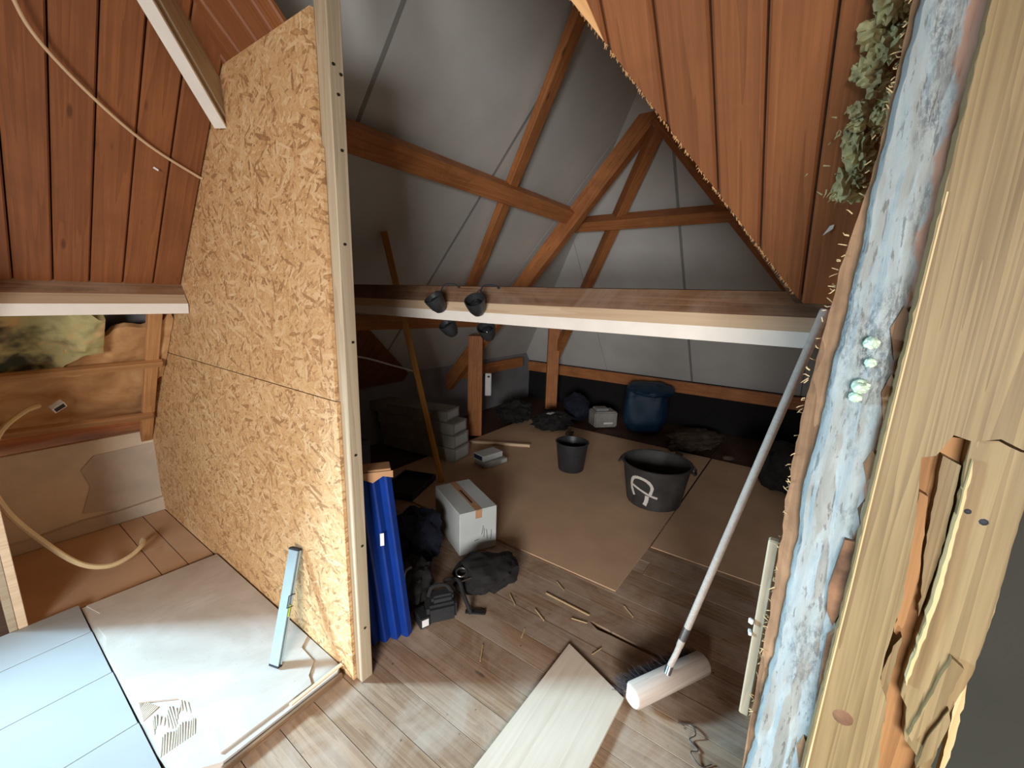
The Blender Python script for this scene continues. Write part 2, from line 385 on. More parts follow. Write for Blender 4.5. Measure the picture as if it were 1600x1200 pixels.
for i in range(15):
    x = .262+.0075*i
    b_tube(bm, [(x, 1.71+.03*math.sin(i*.7), .0285), (x+.012, 1.775+.02*math.sin(i*1.1), .0305)], .0026, 5)
for i in range(14):
    b_tube(bm, [(.252+.001*i, 1.80+.0085*i, .0285), (.305-.003*i, 1.825+.008*i, .0305)], .0026, 5)
for i in range(14):
    b_tube(bm, [(.25+.0075*i, 1.60, .0285), (.275+.0075*i, 1.675+.008*math.sin(i), .0305)], .0026, 5)
mesh('adhesive_ridges', bm, M_['plaster2'], None, gp, True, kind='stuff')
beam('edge_strip', (.36, 1.404, .012), (.81, 1.414, .012), .018, .024, M_['fibre'], gp)
beam('loose_lath', (.60, 1.425, .043), (.826, 1.435, .043), .018, .008, M_['lath'], gp)

# ================================================================ LEFT SIDE
# knee wall
kw = empty('wall_left', (.4, 3.72, 0), 'low plastered knee wall at the foot of the left roof slope', 'wall', kind='structure')
box('knee_panel', -2.4, .86, 3.70, 3.74, -.1, .60, M_['plaster'], kw)
prism('plaster_patch', [(0, .13), (.06, .30), (.03, .42), (.10, .50), (.44, .51), (.44, .08), (.38, .06), (.14, .05), (.13, .10)], .006, fr((.42, 3.694, 0), (1, 0, 0), (0, 0, 1)) @ Matrix.Translation((0, 0, -.006)), M_['plaster2'], kw)
prism('ledge', [(0, 0), (.83, 0), (.83, .10), (.6, .085), (.4, .09), (.2, .07), (0, .075)], .035, fr((0, 3.70, 0), (1, 0, 0), (0, 0, 1)), M_['plaster2'], kw)
# cladding boards of slope A (main room)
wa = empty('ceiling_left', (.4, 2.7, 1.6), 'sloping pine-board ceiling at the left above the white purlin', 'ceiling', kind='structure')
prism('backing', [(-2.4, 0), (-1.18, 0), (-1.18, 1.5), (-2.4, 1.5)], .03, Matrix(((1,0,0,0),(0,uA.y,.746,ptA(0,1.62).y),(0,uA.z,.666,1.62),(0,0,0,1))), M_['pine'], wa)
prism('backing', [(-2.4, -1.5), (-1.18, -1.5), (-1.18, 0), (-2.4, 0)], .03, Matrix(((1,0,0,0),(0,uA.y,.746,ptA(0,1.62).y),(0,uA.z,.666,1.62),(0,0,0,1))), M_['pine'], wa)
prism('backing', [(-1.18, .92), (.03, .92), (.03, 1.55), (-1.18, 1.55)], .03, Matrix(((1,0,0,0),(0,uA.y,.746,ptA(0,1.62).y),(0,uA.z,.666,1.62),(0,0,0,1))), M_['pine'], wa)
for k in range(7):
    x1 = .829-.116*k; x0 = x1-.116
    o = ptA(x0+.0025, 1.56)
    top = lambda y, x0=x0: min((3.3115-1.05*(x0+y)+.05, 2.78))/1 - 1.56
    plank('cladding_board', .111, .018, .006, lambda y: 0.0, lambda y, t=top: t(y)/uA.z, fr(o, uA, (1, 0, 0)), M_['pine'], wa)
prism('roof_backing', [(0, -1.6), (.86, -1.6), (.86, 1.7), (0, 1.7)], .03, Matrix(((1,0,0,0),(0,uA.y,.746,ptA(0,1.62,4.95).y),(0,uA.z,.666,1.62),(0,0,0,1))), M_['black'], wa)
# purlin A with painted lath
pa = empty('purlin', (.4, 2.75, 1.55), 'brown purlin with a white painted lath running below the left sloping boards', 'beam')
def purlin_prof(poly, length, Mx, mat, name, parent):
    bm = bmesh.new(); a = [bm.verts.new((0, p[0], p[1])) for p in poly]; b = [bm.verts.new((length, p[0], p[1])) for p in poly]
    bm.faces.new(a[::-1]); bm.faces.new(b); n = len(poly)
    for i in range(n): bm.faces.new((a[i], a[(i+1) % n], b[(i+1) % n], b[i]))
    return mesh(name, bm, mat, Mx, parent)
# profile: y = away from the room, z up (relative to lath front top edge)
PB = [(.035, .045), (.10, .125), (.20, .13), (.20, -.05), (.05, -.05)]
PL = [(0, 0), (.034, .044), (.049, .030), (.049, -.049), (.008, -.049)]
def lathpart(Mx, length, parent):
    purlin_prof(PL, length, Mx, M_['lath'], 'lath', parent)
    bm = bmesh.new(); vs = [bm.verts.new(p) for p in ((0, -.0015, 0), (length, -.0015, 0), (length, .0065, -.0505), (0, .0065, -.0505), (0, .0005, 0), (length, .0005, 0), (length, .0085, -.0505), (0, .0085, -.0505))]
    for q in ((0,1,2,3), (4,5,6,7), (0,1,5,4), (1,2,6,5), (2,3,7,6), (3,0,4,7)): bm.faces.new([vs[i] for i in q])
    mesh('painted_face', bm, M_['white'], Mx, parent, label='white painted face of the lath')
mpa = fr((.02, 2.675, 1.508), (1, 0, 0), (0, 1, 0))
purlin_prof(PB, .81, mpa, M_['purlin'], 'purlin_body', pa)
lathpart(mpa, .805, pa)
# lower slope: rafter, battens, insulation
def ga(name, x0, x1, z0, z1, c, mat, amp=.02, fr_=6, seed=0, nx=24, nz=16, edge=None, parent=None, thick=.03, **k):
    """crumpled sheet lying in slope A"""
    bm = bmesh.new(); G = []
    for j in range(nz+1):
        row = []
        for i in range(nx+1):
            u, v = i/nx, j/nz; x = x0+(x1-x0)*u; zb, zt = (edge(u) if edge else (z0, z1)); z = zb+(zt-zb)*v
            d = noise.fractal(Vector((x*fr_, z*fr_, seed)), .9, 2.1, 4)*amp
            row.append(bm.verts.new(ptA(x, z, c)+Vector((0, -.746, -.666))*d))
        G.append(row)
    for j in range(nz):
        for i in range(nx): bm.faces.new((G[j][i], G[j][i+1], G[j+1][i+1], G[j+1][i]))
    r = bmesh.ops.extrude_face_region(bm, geom=list(bm.faces))
    for e in r['geom']:
        if isinstance(e, bmesh.types.BMVert): e.co += Vector((0, .746, .666))*thick
    return mesh(name, bm, mat, None, parent, True, **k)
ga('insulation_batt', .03, .54, 1.17, 1.47, 4.70, M_['mwool'], .05, 5, 2, nx=48, nz=28, edge=lambda u: (1.14+.22*max(0, u-.55)+.03*math.sin(u*9), 1.50-.05*u-.02*math.sin(u*21)), thick=.06, label='torn mouldy insulation batt with black patches under the left purlin', cat='insulation')
ga('insulation_paper', .40, .80, 1.15, 1.40, 4.73, M_['paper'], .03, 6, 5, edge=lambda u: (1.12+.03*u, 1.28+.14*u+.015*math.sin(u*14)), label='loose brown kraft paper flap slanting behind the upright batten', cat='insulation')
ga('insulation_strip', .765, .826, 1.0, 1.42, 4.70, M_['paper'], .03, 9, 13, nx=8, edge=lambda u: (1.0+.05*u, 1.43-.02*math.sin(u*7)), label='curled pale paper strip between the upright batten and the chipboard partition', cat='insulation')
ga('insulation_paper', .03, .80, .75, 1.16, 4.80, M_['paper'], .035, 4, 9, edge=lambda u: (.72+.03*u, 1.17), label='crumpled brown paper facing between the two horizontal battens', cat='insulation')
ga('fibreboard', .03, .86, .50, .78, 4.82, M_['timber'], .004, 3, 3, nx=8, nz=4, edge=lambda u: (.48, .78), label='dark brown board between the lower batten and the knee wall', cat='board')
beam('rafter', ptA(.80, .50, 4.70), ptA(.735, 1.50, 4.70), .062, .04, M_['batten'], upv=(0, .746, .666), label='narrow upright batten under the white purlin beside the chipboard partition', cat='batten')
beam('batten', ptA(.02, 1.14, 4.655), ptA(.80, 1.145, 4.655), .045, .03, M_['batten'], upv=(0, .746, .666), label='upper horizontal batten across the torn insulation at the left', cat='batten', group='horizontal battens at the left')
beam('batten', ptA(.02, .80, 4.655), ptA(.80, .755, 4.655), .045, .03, M_['batten'], upv=(0, .746, .666), label='lower horizontal batten above the dark brown board at the left', cat='batten', group='horizontal battens at the left')
# socket box
eb = empty('socket_box', ptA(.365, .93, 4.70), 'small white flush box hanging loose at the left insulation', 'socket box')
Me = fr(ptA(.365, .93, 4.68), (.8, .1, .5), uA)
box('frame', -.03, .03, -.026, -.020, -.006, .02, M_['label'], eb, 0, Me); box('frame', -.03, .03, .020, .026, -.006, .02, M_['label'], eb, 0, Me)
box('frame', -.03, -.024, -.02, .02, -.006, .02, M_['label'], eb, 0, Me); box('frame', .024, .03, -.02, .02, -.006, .02, M_['label'], eb, 0, Me)
box('back', -.024, .024, -.02, .02, .012, .02, M_['ink'], eb, 0, Me)
# conduit loop and cable
tube('conduit', catmull([(.30, 3.36, .94), (.24, 3.30, .93), (.14, 3.2, .86), (.075, 3.12, .70), (.10, 3.08, .50), (.20, 3.05, .28), (.30, 3.03, .12), (.40, 3.02, .055), (.50, 3.05, .05), (.575, 3.12, .06), (.60, 3.22, .045), (.60, 3.26, .0)], 8), .0135, M_['pvc'], label='cream flexible conduit looping down the left corner to the floor', cat='conduit')
tube('cable', catmull([ptA(.25, 2.52, 4.64), ptA(.29, 2.395, 4.63), ptA(.345, 2.317, 4.63), ptA(.48, 2.219, 4.64), ptA(.632, 2.136, 4.65), ptA(.80, 2.075, 4.66), ptA(.826, 2.068, 4.66)], 8), .0055, M_['cable'], label='thin cream cable sagging across the left pine boards', cat='cable')
box('paint_chip', 0, .018, 0, .008, 0, .003, M_['label'], None, .001, fr(ptA(.655, 2.072, 4.672), (.8, -.2, -.5), uA), label='tiny white paper scrap stuck to the left pine boards', cat='scrap')
# hip rafter, white
hr = empty('hip_rafter', (.815, 2.048, 2.208), 'white-faced diagonal rafter at the top left ending at the chipboard partition', 'beam')
p1 = Vector((.815, 2.048, 2.208)); p0 = Vector((.547, 1.831, 2.46)); d = (p0-p1)
pe = p1+d*1.8
beam('rafter_body', p1+Vector((.05, .05, .085)), pe+Vector((.05, .05, .085)), .05, .13, M_['stud'], hr, upv=(-.55, -.55, -.6), bev=.002)
beam('painted_face', p1+Vector((.002, .002, .014)), pe+Vector((.002, .002, .014)), .046, .012, M_['white'], hr, upv=(-.55, -.55, -.6), bev=.001, label='white painted face of the rafter')

# corner post and low side panel by the dormer
cp = empty('corner_panel', (.04, 2.78, 0), 'pale edge board of the low side panel at the far left', 'panel')
box('edge_board', .045, .075, 2.77, 2.80, .034, .82, M_['lath'], cp, .002)
box('edge_board', .018, .044, 2.772, 2.80, .034, .82, M_['stud'], cp, .002)
box('side_panel', .02, .045, 2.80, 3.69, 0, .62, M_['timber'], cp)
# dormer shell (out of frame)
dm = empty('wall_dormer', (-.5, 3.5, 0), 'dormer cheeks and window wall outside the left of the view', 'wall', kind='structure')
prism('cheek', [(2.83, .62), (3.7, .62), (3.7, 2.36), (2.05, 2.36)], .03, fr((-.01, 0, 0), (0, 1, 0), (0, 0, 1)), M_['room'], dm)
prism('cheek', [(2.03, 0), (3.7, 0), (3.7, 2.36), (2.05, 2.36)], .03, fr((-1.2, 0, 0), (0, 1, 0), (0, 0, 1)), M_['room'], dm)
box('front_below', -1.2, .02, 3.62, 3.66, 0, .78, M_['room'], dm); box('front_above', -1.2, .02, 3.62, 3.66, 2.0, 2.4, M_['room'], dm)
box('front_beside', -.45, .02, 3.62, 3.66, .78, 2.0, M_['room'], dm)
box('dormer_ceiling', -1.2, .02, 2.02, 3.7, 2.36, 2.4, M_['room'], dm)
wn = empty('window_1', (-.56, 3.6, .78), 'white dormer window outside the left of the view', 'window', kind='structure')
for (a, b, c_, d_) in ((-1.16, -1.10, .78, 2.0), (-.51, -.45, .78, 2.0), (-1.16, -.45, .78, .84), (-1.16, -.45, 1.94, 2.0)):
    box('frame', a, b, 3.56, 3.62, c_, d_, M_['white'], wn)

# ================================================================ PARTITION
wp = empty('wall_partition', (.84, 1.36, 0), 'chipboard partition of two OSB sheets with a planed end stud', 'wall', kind='structure')
mo = fr((.83, 0, 0), (0, 1, 0), (0, 0, 1))
prism('osb_sheet', [(1.362, .002), (3.695, .002), (3.695, .66), (3.212, 1.203), (1.366, 1.203)], .014, mo, M_['osb'], wp)
prism('osb_sheet', [(1.372, 1.207), (3.208, 1.207), (2.107, 2.44), (1.385, 2.44), (1.385, 2.06), (1.372, 2.045)], .014, mo, M_['osb'], wp)
st = box('stud', .846, .898, 1.326, 1.392, 0, 2.7, M_['stud'], None)
bpy.data.objects.remove(st)
st = beam('stud', (.872, 1.358, 0), (.872, 1.358, 2.75), .052, .066, M_['stud'], wp, upv=(0, -1, 0))
beam('edge_strip', (.8515, 1.345, 0), (.8515, 1.35, 1.2), .01, .012, M_['splinter'], wp, upv=(0, -1, 0))
for (x, z) in ((.86, 2.28), (.884, 2.26), (.872, 2.2), (.875, 2.04), (.868, 1.75), (.88, 1.42), (.868, 1.0), (.876, .62), (.87, .25)):
    lathe('screw', [(0, .003), (.0045, .0025), (.005, 0), (.0015, -.002)], fr((x, 1.3245, z), (1, 0, 0), (0, 0, 1)) @ Matrix.Identity(4), M_['screw'], st, 10)
# spirit level
lv = empty('spirit_level', (.668, 1.655, .036), 'pale green aluminium spirit level leaning against the chipboard partition', 'spirit level')
xl = Vector((.815, 1.715, .485))-Vector((.664, 1.655, .036))
ml = fr((.664, 1.655, .036), xl, (-.3, 1, .0)); L = xl.length
bm = bmesh.new(); b_box(bm, 0, L, -.0245, .0245, 0, .005, .001); b_box(bm, .002, L-.002, -.019, .019, .005, .017, .001); b_box(bm, 0, L, -.0245, .0245, .017, .022, .001)
mesh('body', bm, M_['alu'], ml, lv)
vr_ = lathe('vial_ring', [(0, .0005), (.012, .0005), (.0125, .002), (.017, .002), (.018, 0)], ml @ Matrix.Translation((L*.87, 0, 0)) @ Matrix.Rotation(math.pi, 4, 'X'), M_['screw'], lv, 24)
tube('vial', [ml @ Vector((L*.87-.009, -.006, -.003)), ml @ Vector((L*.87+.009, .006, -.003))], .004, M_['vial'], vr_, 8)
lathe('hang_hole', [(0, .0004), (.005, .0004), (.006, 0)], ml @ Matrix.Translation((L*.77, 0, 0)) @ Matrix.Rotation(math.pi, 4, 'X'), M_['ink'], lv, 16)
tube('vial', [ml @ Vector((L*.42, -.022, .011)), ml @ Vector((L*.52, -.022, .011))], .0045, M_['vial'], lv, 8)
box('end_cap', L-.006, L+.003, -.0255, .0255, -.001, .023, M_['ink'], lv, .001, ml); box('end_cap', -.003, .006, -.0255, .0255, -.001, .023, M_['ink'], lv, .001, ml)
tube('hook', [ml @ Vector(p) for p in ((.24, -.026, -.003), (.24, -.026, .03), (.29, -.026, .03), (.29, -.026, -.003))], .002, M_['ink'], lv, 6)

# ================================================================ SLOPE B boards
wb = empty('ceiling_right', (1.4, .2, 1.8), 'sloping pine-board ceiling at the right with a torn diagonal cut edge', 'ceiling', kind='structure')
def bboard(y_hi, y_lo, s0f, s1f, parent=wb):
    wd = y_hi-y_lo-.005
    o = ptB(y_hi-.0025, 1.60)
    plank('cladding_board', wd, .018, .006, lambda y: s0f(y_hi-y), lambda y: s1f(y_hi-y), fr(o, uB, (0, -1, 0)), M_['pine_r'], parent)
zs = lambda z: (z-1.60)/uB.z
seams = [1.0, .850, .736, .622, .506, .392, .278, .171, .054, -.060, -.174, -.288, -.402, -.6, -.9, -1.2, -1.5]
for a, b in zip(seams, seams[1:]):
    bboard(a, b, lambda y: max(zs(1.53+1.3*y), 0.0), lambda y: zs(2.80))
plane_pts = [ptB(.07, 1.60, 3.345), ptB(-2.2, 1.60, 3.345), ptB(-2.2, 2.85, 3.345), ptB(.97, 2.85, 3.345)]
bm = bmesh.new(); vs = [bm.verts.new(q) for q in plane_pts]+[bm.verts.new(q+Vector((.02, 0, .02))) for q in plane_pts]
for q in ((0,1,2,3), (7,6,5,4), (0,4,5,1), (1,5,6,2), (2,6,7,3), (3,7,4,0)): bm.faces.new([vs[i] for i in q])
mesh('roof_backing', bm, M_['darkboard'], None, wb)
# torn splinters along the cut
bm = bmesh.new()
for i in range(320):
    y = random.uniform(.075, .66); z = 1.53+1.3*y; p = ptB(y, z)+Vector((random.uniform(-.002, .016), 0, 0)); l = random.uniform(.002, .009)
    dd = (Vector((.4, .25, -.8))+Vector((random.uniform(-.7, .7), random.uniform(-.6, .6), random.uniform(-.4, .4)))).normalized()
    b_tube(bm, [p-dd*.004, p+dd*l*.5, p+dd*l], [.0016, .0012, .0003], 4)
mesh('torn_edge', bm, M_['pine_edge'], None, wb, kind='stuff')
# pale strip of bare wood along the upper cut
prism('torn_strip', [(0, .004), (.10, .03), (.25, .03), (.25, -.004)], .003, fr(ptB(.515, 2.20)+Vector((-.003, 0, -.003)), Vector((-.62, .52, .68)), (0, -1, 0)), M_['pine_edge'], wb)
# left remnant of slope B over the partition
wb2 = empty('ceiling_remnant', (.8, 1.8, 2.45), 'small remnant of pine boards above the top of the chipboard partition', 'ceiling', kind='structure')
for a, b in ((2.10, 1.98), (1.98, 1.86), (1.86, 1.725), (1.725, 1.615), (1.615, 1.54)):
    bboard(a, b, lambda y: zs(2.415), lambda y: zs(2.80), wb2)

# purlin B across the opening
pb = empty('purlin', (1.63, 1.2, 1.5), 'long dusty purlin with a white painted lath spanning the opening to the back attic', 'beam')
mpb = fr((1.605, 2.62, 1.512), (0, -1, 0), (1, 0, 0))
purlin_prof(PB, 3.4, mpb, M_['purlin'], 'purlin_body', pb); lathpart(mpb, 2.62, pb)

# ================================================================ WING (back attic)
def plane_panel(name, pts, nrm, mat, parent, t=.03):
    bm = bmesh.new(); nrm = Vector(nrm).normalized(); o = Vector(pts[0])
    a = [bm.verts.new(Vector(p)-o) for p in pts]; b = [bm.verts.new(Vector(p)-o+nrm*t) for p in pts]
    bm.faces.new(a); bm.faces.new(b[::-1]); n = len(a)
    for i in range(n): bm.faces.new((a[i], a[(i+1) % n], b[(i+1) % n], b[i]))
    return mesh(name, bm, mat, Matrix.Translation(o), parent)
cA = 4.85; g = .003
al = empty('ceiling_back_left', (2.5, 2.5, 2), 'white insulated roof panels on the left slope of the back attic', 'ceiling', kind='structure')
zt, zb = 3.346, .45
hx = lambda z: (8.05-z)/1.32
A_ = lambda x, z: ptA(x, z, cA)
plane_panel('roof_panel', [A_(.86, zb), A_(1.505-g, zb), A_(1.505-g, zt), A_(.5, zt), A_(.5, 2.72), A_(.86, 2.44)], (0, 1.12, 1), M_['roofwhite'], al)
plane_panel('roof_panel', [A_(1.505+g, zb), A_(2.658-g, zb), A_(2.658-g, zt), A_(1.505+g, zt)], (0, 1.12, 1), M_['roofwhite'], al)
plane_panel('roof_panel', [A_(2.658+g, zb), A_(3.81-g, zb), A_(3.81-g, 8.05-1.32*3.81), A_(hx(zt), zt), A_(2.658+g, zt)], (0, 1.12, 1), M_['roofwhite'], al)
plane_panel('roof_panel', [A_(3.81+g, zb), A_(hx(zb), zb), A_(3.81+g, 8.05-1.32*3.81)], (0, 1.12, 1), M_['roofwhite'], al)
for x in (1.505, 2.658): plane_panel('joint_tape', [A_(x-.012, zb), A_(x+.012, zb), A_(x+.012, zt), A_(x-.012, zt)], (0, 1.12, 1), M_['tape'], al, -.002)
plane_panel('roof_backing', [ptA(.5, zb, 4.92), ptA(6, zb, 4.92), ptA(6, 3.6, 4.92), ptA(.5, 3.6, 4.92)], (0, 1.12, 1), M_['greywall'], al)
ae = empty('ceiling_back_end', (4.5, 1.3, 2), 'white insulated roof panels on the triangular end slope of the back attic', 'ceiling', kind='structure')
E_ = lambda y, z, c=8.05: Vector(((c-z)/1.32, y, z))
yl = lambda z: (4.85-z)/1.12; yr = lambda z: (z-1.62)/1.3; zl = lambda y: 4.85-1.12*y; zr = lambda y: 1.62+1.3*y
def estrip(ya, yb):   # ya<yb
    def ztop(y): return min(zl(y), zr(y), zt)
    ys = [ya, yb] + ([1.343] if ya < 1.343 < yb else []); ys = sorted(ys)
    pts = [E_(ya, zb), E_(yb, zb)] + [E_(y, max(ztop(y), zb+.001)) for y in ys[::-1]]
    plane_panel('roof_panel', pts, (1.32, 0, 1), M_['roofwhite'], ae)
for a, b in ((-.89, .04), (.046, 1.2), (1.206, 2.36), (2.366, 3.92)): estrip(a, b)
plane_panel('joint_tape', [E_(1.19, zb), E_(1.216, zb), E_(1.216, 3.1), E_(1.19, 3.1)], (1.32, 0, 1), M_['tape'], ae, -.002)
plane_panel('roof_backing', [E_(-1.2, .3, 8.16), E_(4.2, .3, 8.16), E_(4.2, 3.6, 8.16), E_(-1.2, 3.6, 8.16)], (1.32, 0, 1), M_['greywall'], ae)
ar = empty('ceiling_back_right', (3, .3, 2), 'white insulated roof panels on the right slope of the back attic, seen edge-on', 'ceiling', kind='structure')
R_ = lambda x, z: Vector((x, (z-1.62)/1.3, z))
plane_panel('roof_panel', [R_((3.3115-1.40)/1.05+.09, 1.40), R_(1.92, zb), R_(hx(zb), zb), R_(hx(zt), zt), R_(.5, zt), R_(.5, 2.92), R_((3.3115-2.75)/1.05+.09, 2.75)], (0, -1.3, 1), M_['roofwhite'], ar)
# timbers
def zA(y, c): return c-1.12*y
T1 = 'brown roof timber'
beam('truss_rafter', (3.80, 3.72, zA(3.72, 4.62)), (3.80, 1.26, zA(1.26, 4.62)), .10, .15, M_['timber'], upv=(0, 1.12, 1), label='thick brown truss rafter crossing the white roof panels from peak to floor', cat='beam')
hl0 = Vector((3.73, 1.27, 2.98)); hl1 = Vector((5.45, 3.18, .55))
beam('hip_timber', hl0, hl1, .09, .12, M_['timber'], upv=(.6, .6, 1), label='darker hip timber behind the thick truss rafter', cat='beam')
beam('hip_timber', (3.66, 1.27, 3.03), (5.2, -.30, 1.05), .08, .12, M_['timber'], upv=(.6, -.6, 1), label='dark hip timber running along the torn edge of the right pine boards', cat='beam')
beam('upper_purlin', (.86, 2.075, 2.37), (3.80, 2.085, 2.36), .13, .10, M_['timber'], upv=(0, 1.12, 1), label='upper purlin running along the left white slope to the truss rafter', cat='beam')
beam('upper_purlin', (4.12, 2.22, 2.33), (4.12, .50, 2.33), .10, .14, M_['timber'], upv=(1.32, 0, 1), label='short upper purlin across the triangular end slope', cat='beam')
beam('wind_brace', (2.49, 1.36, 3.22), (3.20, 2.90, 1.50), .095, .06, M_['timber'], upv=(0, 1.12, 1), label='slim diagonal brace behind the upper purlin on the left white slope', cat='beam')
beam('lower_purlin', (1.72, 2.93, 1.36), (3.80, 2.95, 1.31), .10, .08, M_['timber'], upv=(0, 1.12, 1), label='lower purlin seen under the white lath, ending at the truss rafter', cat='beam')
beam('post', (3.56, 3.05, 0), (3.56, 3.05, 1.15), .16, .10, M_['timber'], upv=(.8, .6, 0), label='upright timber post below the thick truss rafter, with a white thermostat', cat='post')
beam('post', (5.16, 2.98, 0), (5.16, 2.98, 1.20), .16, .10, M_['timber'], upv=(.8, .6, 0), label='upright timber post farther back below the darker hip timber', cat='post')
beam('wall_plate', (5.50, 3.6, .52), (5.50, -.35, .52), .07, .14, M_['timber'], upv=(0, 0, 1), label='brown wall plate along the foot of the end slope', cat='beam')
beam('wall_plate', (3.85, 3.62, .60), (5.3, 3.62, .60), .07, .14, M_['timber'], upv=(0, 0, 1), label='brown wall plate between the two upright posts', cat='beam')
th = empty('thermostat', (3.66, 2.93, .45), 'small white remote or sensor fixed to the right side of the timber post', 'sensor')
Mt = fr((3.665, 2.985, .46), (.62, -.78, 0), (0, 0, 1))
box('case', -.005, .065, 0, .26, -.02, .02, M_['label'], th, .006, Mt); box('display', .02, .048, .215, .235, .02, .022, M_['ink'], th, 0, Mt); box('display', .02, .048, .215, .235, -.022, -.02, M_['ink'], th, 0, Mt)
# wing walls
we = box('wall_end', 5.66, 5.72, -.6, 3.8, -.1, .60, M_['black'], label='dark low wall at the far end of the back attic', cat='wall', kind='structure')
wk = empty('wall_back_left', (2.5, 3.72, 0), 'low grey knee wall on the left of the back attic', 'wall', kind='structure')
for a, b in ((.86, 2.05), (2.056, 3.25), (3.256, 4.4), (4.406, 5.7)): box('knee_board', a, b, 3.70, 3.73, -.1, .76, M_['greywall'], wk)
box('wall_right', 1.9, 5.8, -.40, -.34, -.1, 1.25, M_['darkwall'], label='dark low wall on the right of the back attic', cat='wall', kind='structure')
box('wall_side', 1.86, 1.90, -2.25, -.34, -.1, 1.45, M_['darkwall'], label='board wall behind the split timber at the lower right, shade put into its dark colour', cat='wall', kind='structure')
# remains of old boards on slope A behind the partition
ob = empty('old_boards', (1.3, 3.0, 1.4), 'dark leftover pine boards on the slope behind the partition', 'boards')
for k in range(7):
    x0 = .86+.116*k
    fA = lambda y, x0=x0: max((1.62-(1.30*(x0+y-1.30)))-.62, .02)/uA.z if False else 0.0
    # upper remnants: between purlin height and a slanted cut
    zc = lambda y, x0=x0: 1.62+max(0, (1.95-(x0+y))*1.05)
    if x0+.116 < 1.94:
        plank('old_board', .114, .018, .006, lambda y: 0.0, lambda y, f=zc: (f(y)-1.60)/uA.z+.01, fr(ptA(x0, 1.60, 4.72), uA, (1, 0, 0)), M_['pine'], ob)
for k in range(19):
    x0 = .86+.116*k
    zc = lambda y, x0=x0: min(1.42, max(.70, 1.42-max(0, (x0+y-2.0))*.66))
    plank('old_board', .114, .018, .006, lambda y: 0.0, lambda y, f=zc: (f(y)-.62)/uA.z, fr(ptA(x0, .62, 4.74), uA, (1, 0, 0)), M_['pine'], ob)
tube('cable', catmull([(1.75, 3.18, 1.12), (2.2, 3.2, 1.03), (2.5, 3.2, .93), (2.78, 3.2, .83), (2.84, 3.2, .78)], 6), .008, M_['label'], label='thin white cable hanging behind the orange lath in the back attic', cat='cable')

# ---------------------------------------------------------------- room shell out of view
box('wall_back', -2.42, -2.36, -2.2, 3.8, -.1, .95, M_['room'], label='warm wall behind the camera, below its window', cat='wall', kind='structure')
box('wall_back', -2.42, -2.36, -2.2, 3.8, 2.05, 2.9, M_['room'], label='warm wall behind the camera, above its window', cat='wall', kind='structure')
box('wall_back', -2.42, -2.36, -2.2, -1.5, .95, 2.05, M_['room'], label='warm wall behind the camera, right of its window', cat='wall', kind='structure')
box('wall_back', -2.42, -2.36, -.1, 3.8, .95, 2.05, M_['room'], label='warm wall behind the camera, left of its window', cat='wall', kind='structure')
box('wall_near', -2.4, 1.9, -2.24, -2.18, -.1, 2.9, M_['room'], label='warm side wall behind the camera at the right', cat='wall', kind='structure')
box('ceiling', -2.4, .62, -2.2, 2.2, 2.78, 2.82, M_['pine'], label='flat pine ceiling above the camera', cat='ceiling', kind='structure')
prism('ceiling_gable', [(.4, 2.7), (2.2, 2.7), (1.343, 3.45)], .03, fr((.50, 0, 0), (0, 1, 0), (0, 0, 1)), M_['room'], label='small gable above the flat ceiling', cat='ceiling', kind='structure')

# ================================================================ RIGHT JAMB
jb = empty('jamb_post', (.90, -.06, 0), 'old rotten timber post with mouldy pale blue paint at the right of the opening', 'post')
# painted face: rough grid in local (x = up, y = toward -Y), facing -X
bm = bmesh.new(); NZ, NY = 220, 16; G = []
def yleft(z):
    T_ = [(-.1, -.004), (.675, -.010), (.807, -.016), (.987, -.023), (1.186, -.025), (1.364, -.023), (1.485, -.031), (1.577, -.034), (1.672, -.037), (1.77, -.037), (1.886, -.042), (2.0, -.050), (2.8, -.055)]
    for (a, b), (c_, d_) in zip(T_, T_[1:]):
        if z <= c_: return b+(d_-b)*(z-a)/(c_-a)
    return -.055
for j in range(NZ+1):
    z = 2.5*j/NZ; row = []
    yl_ = yleft(z)+.006*noise.noise(Vector((z*9, 1, 3)))+.003*noise.noise(Vector((z*40, 1, 3)))
    yr_ = -.118
    for i in range(NY+1):
        y = yl_+(yr_-yl_)*i/NY
        d = .010*noise.fractal(Vector((z*5, y*40, 2.2)), .9, 2.1, 4)+.006*noise.noise(Vector((z*14, y*90, 7)))
        if i == 0: d += .012
        row.append(bm.verts.new((z, -y, -(d)+.0)))
    G.append(row)
for j in range(NZ):
    for i in range(NY): bm.faces.new((G[j][i], G[j][i+1], G[j+1][i+1], G[j+1][i]))
r = bmesh.ops.extrude_face_region(bm, geom=list(bm.faces))
for e in r['geom']:
    if isinstance(e, bmesh.types.BMVert): e.co.z = -.03
mj = Matrix(((0, 0, -1, .838), (0, -1, 0, 0), (1, 0, 0, 0), (0, 0, 0, 1)))   # local x->z, y->-Y, z->-X
mesh('painted_face', bm, M_['mould'], mj, jb, True, label='mouldy pale blue painted face')
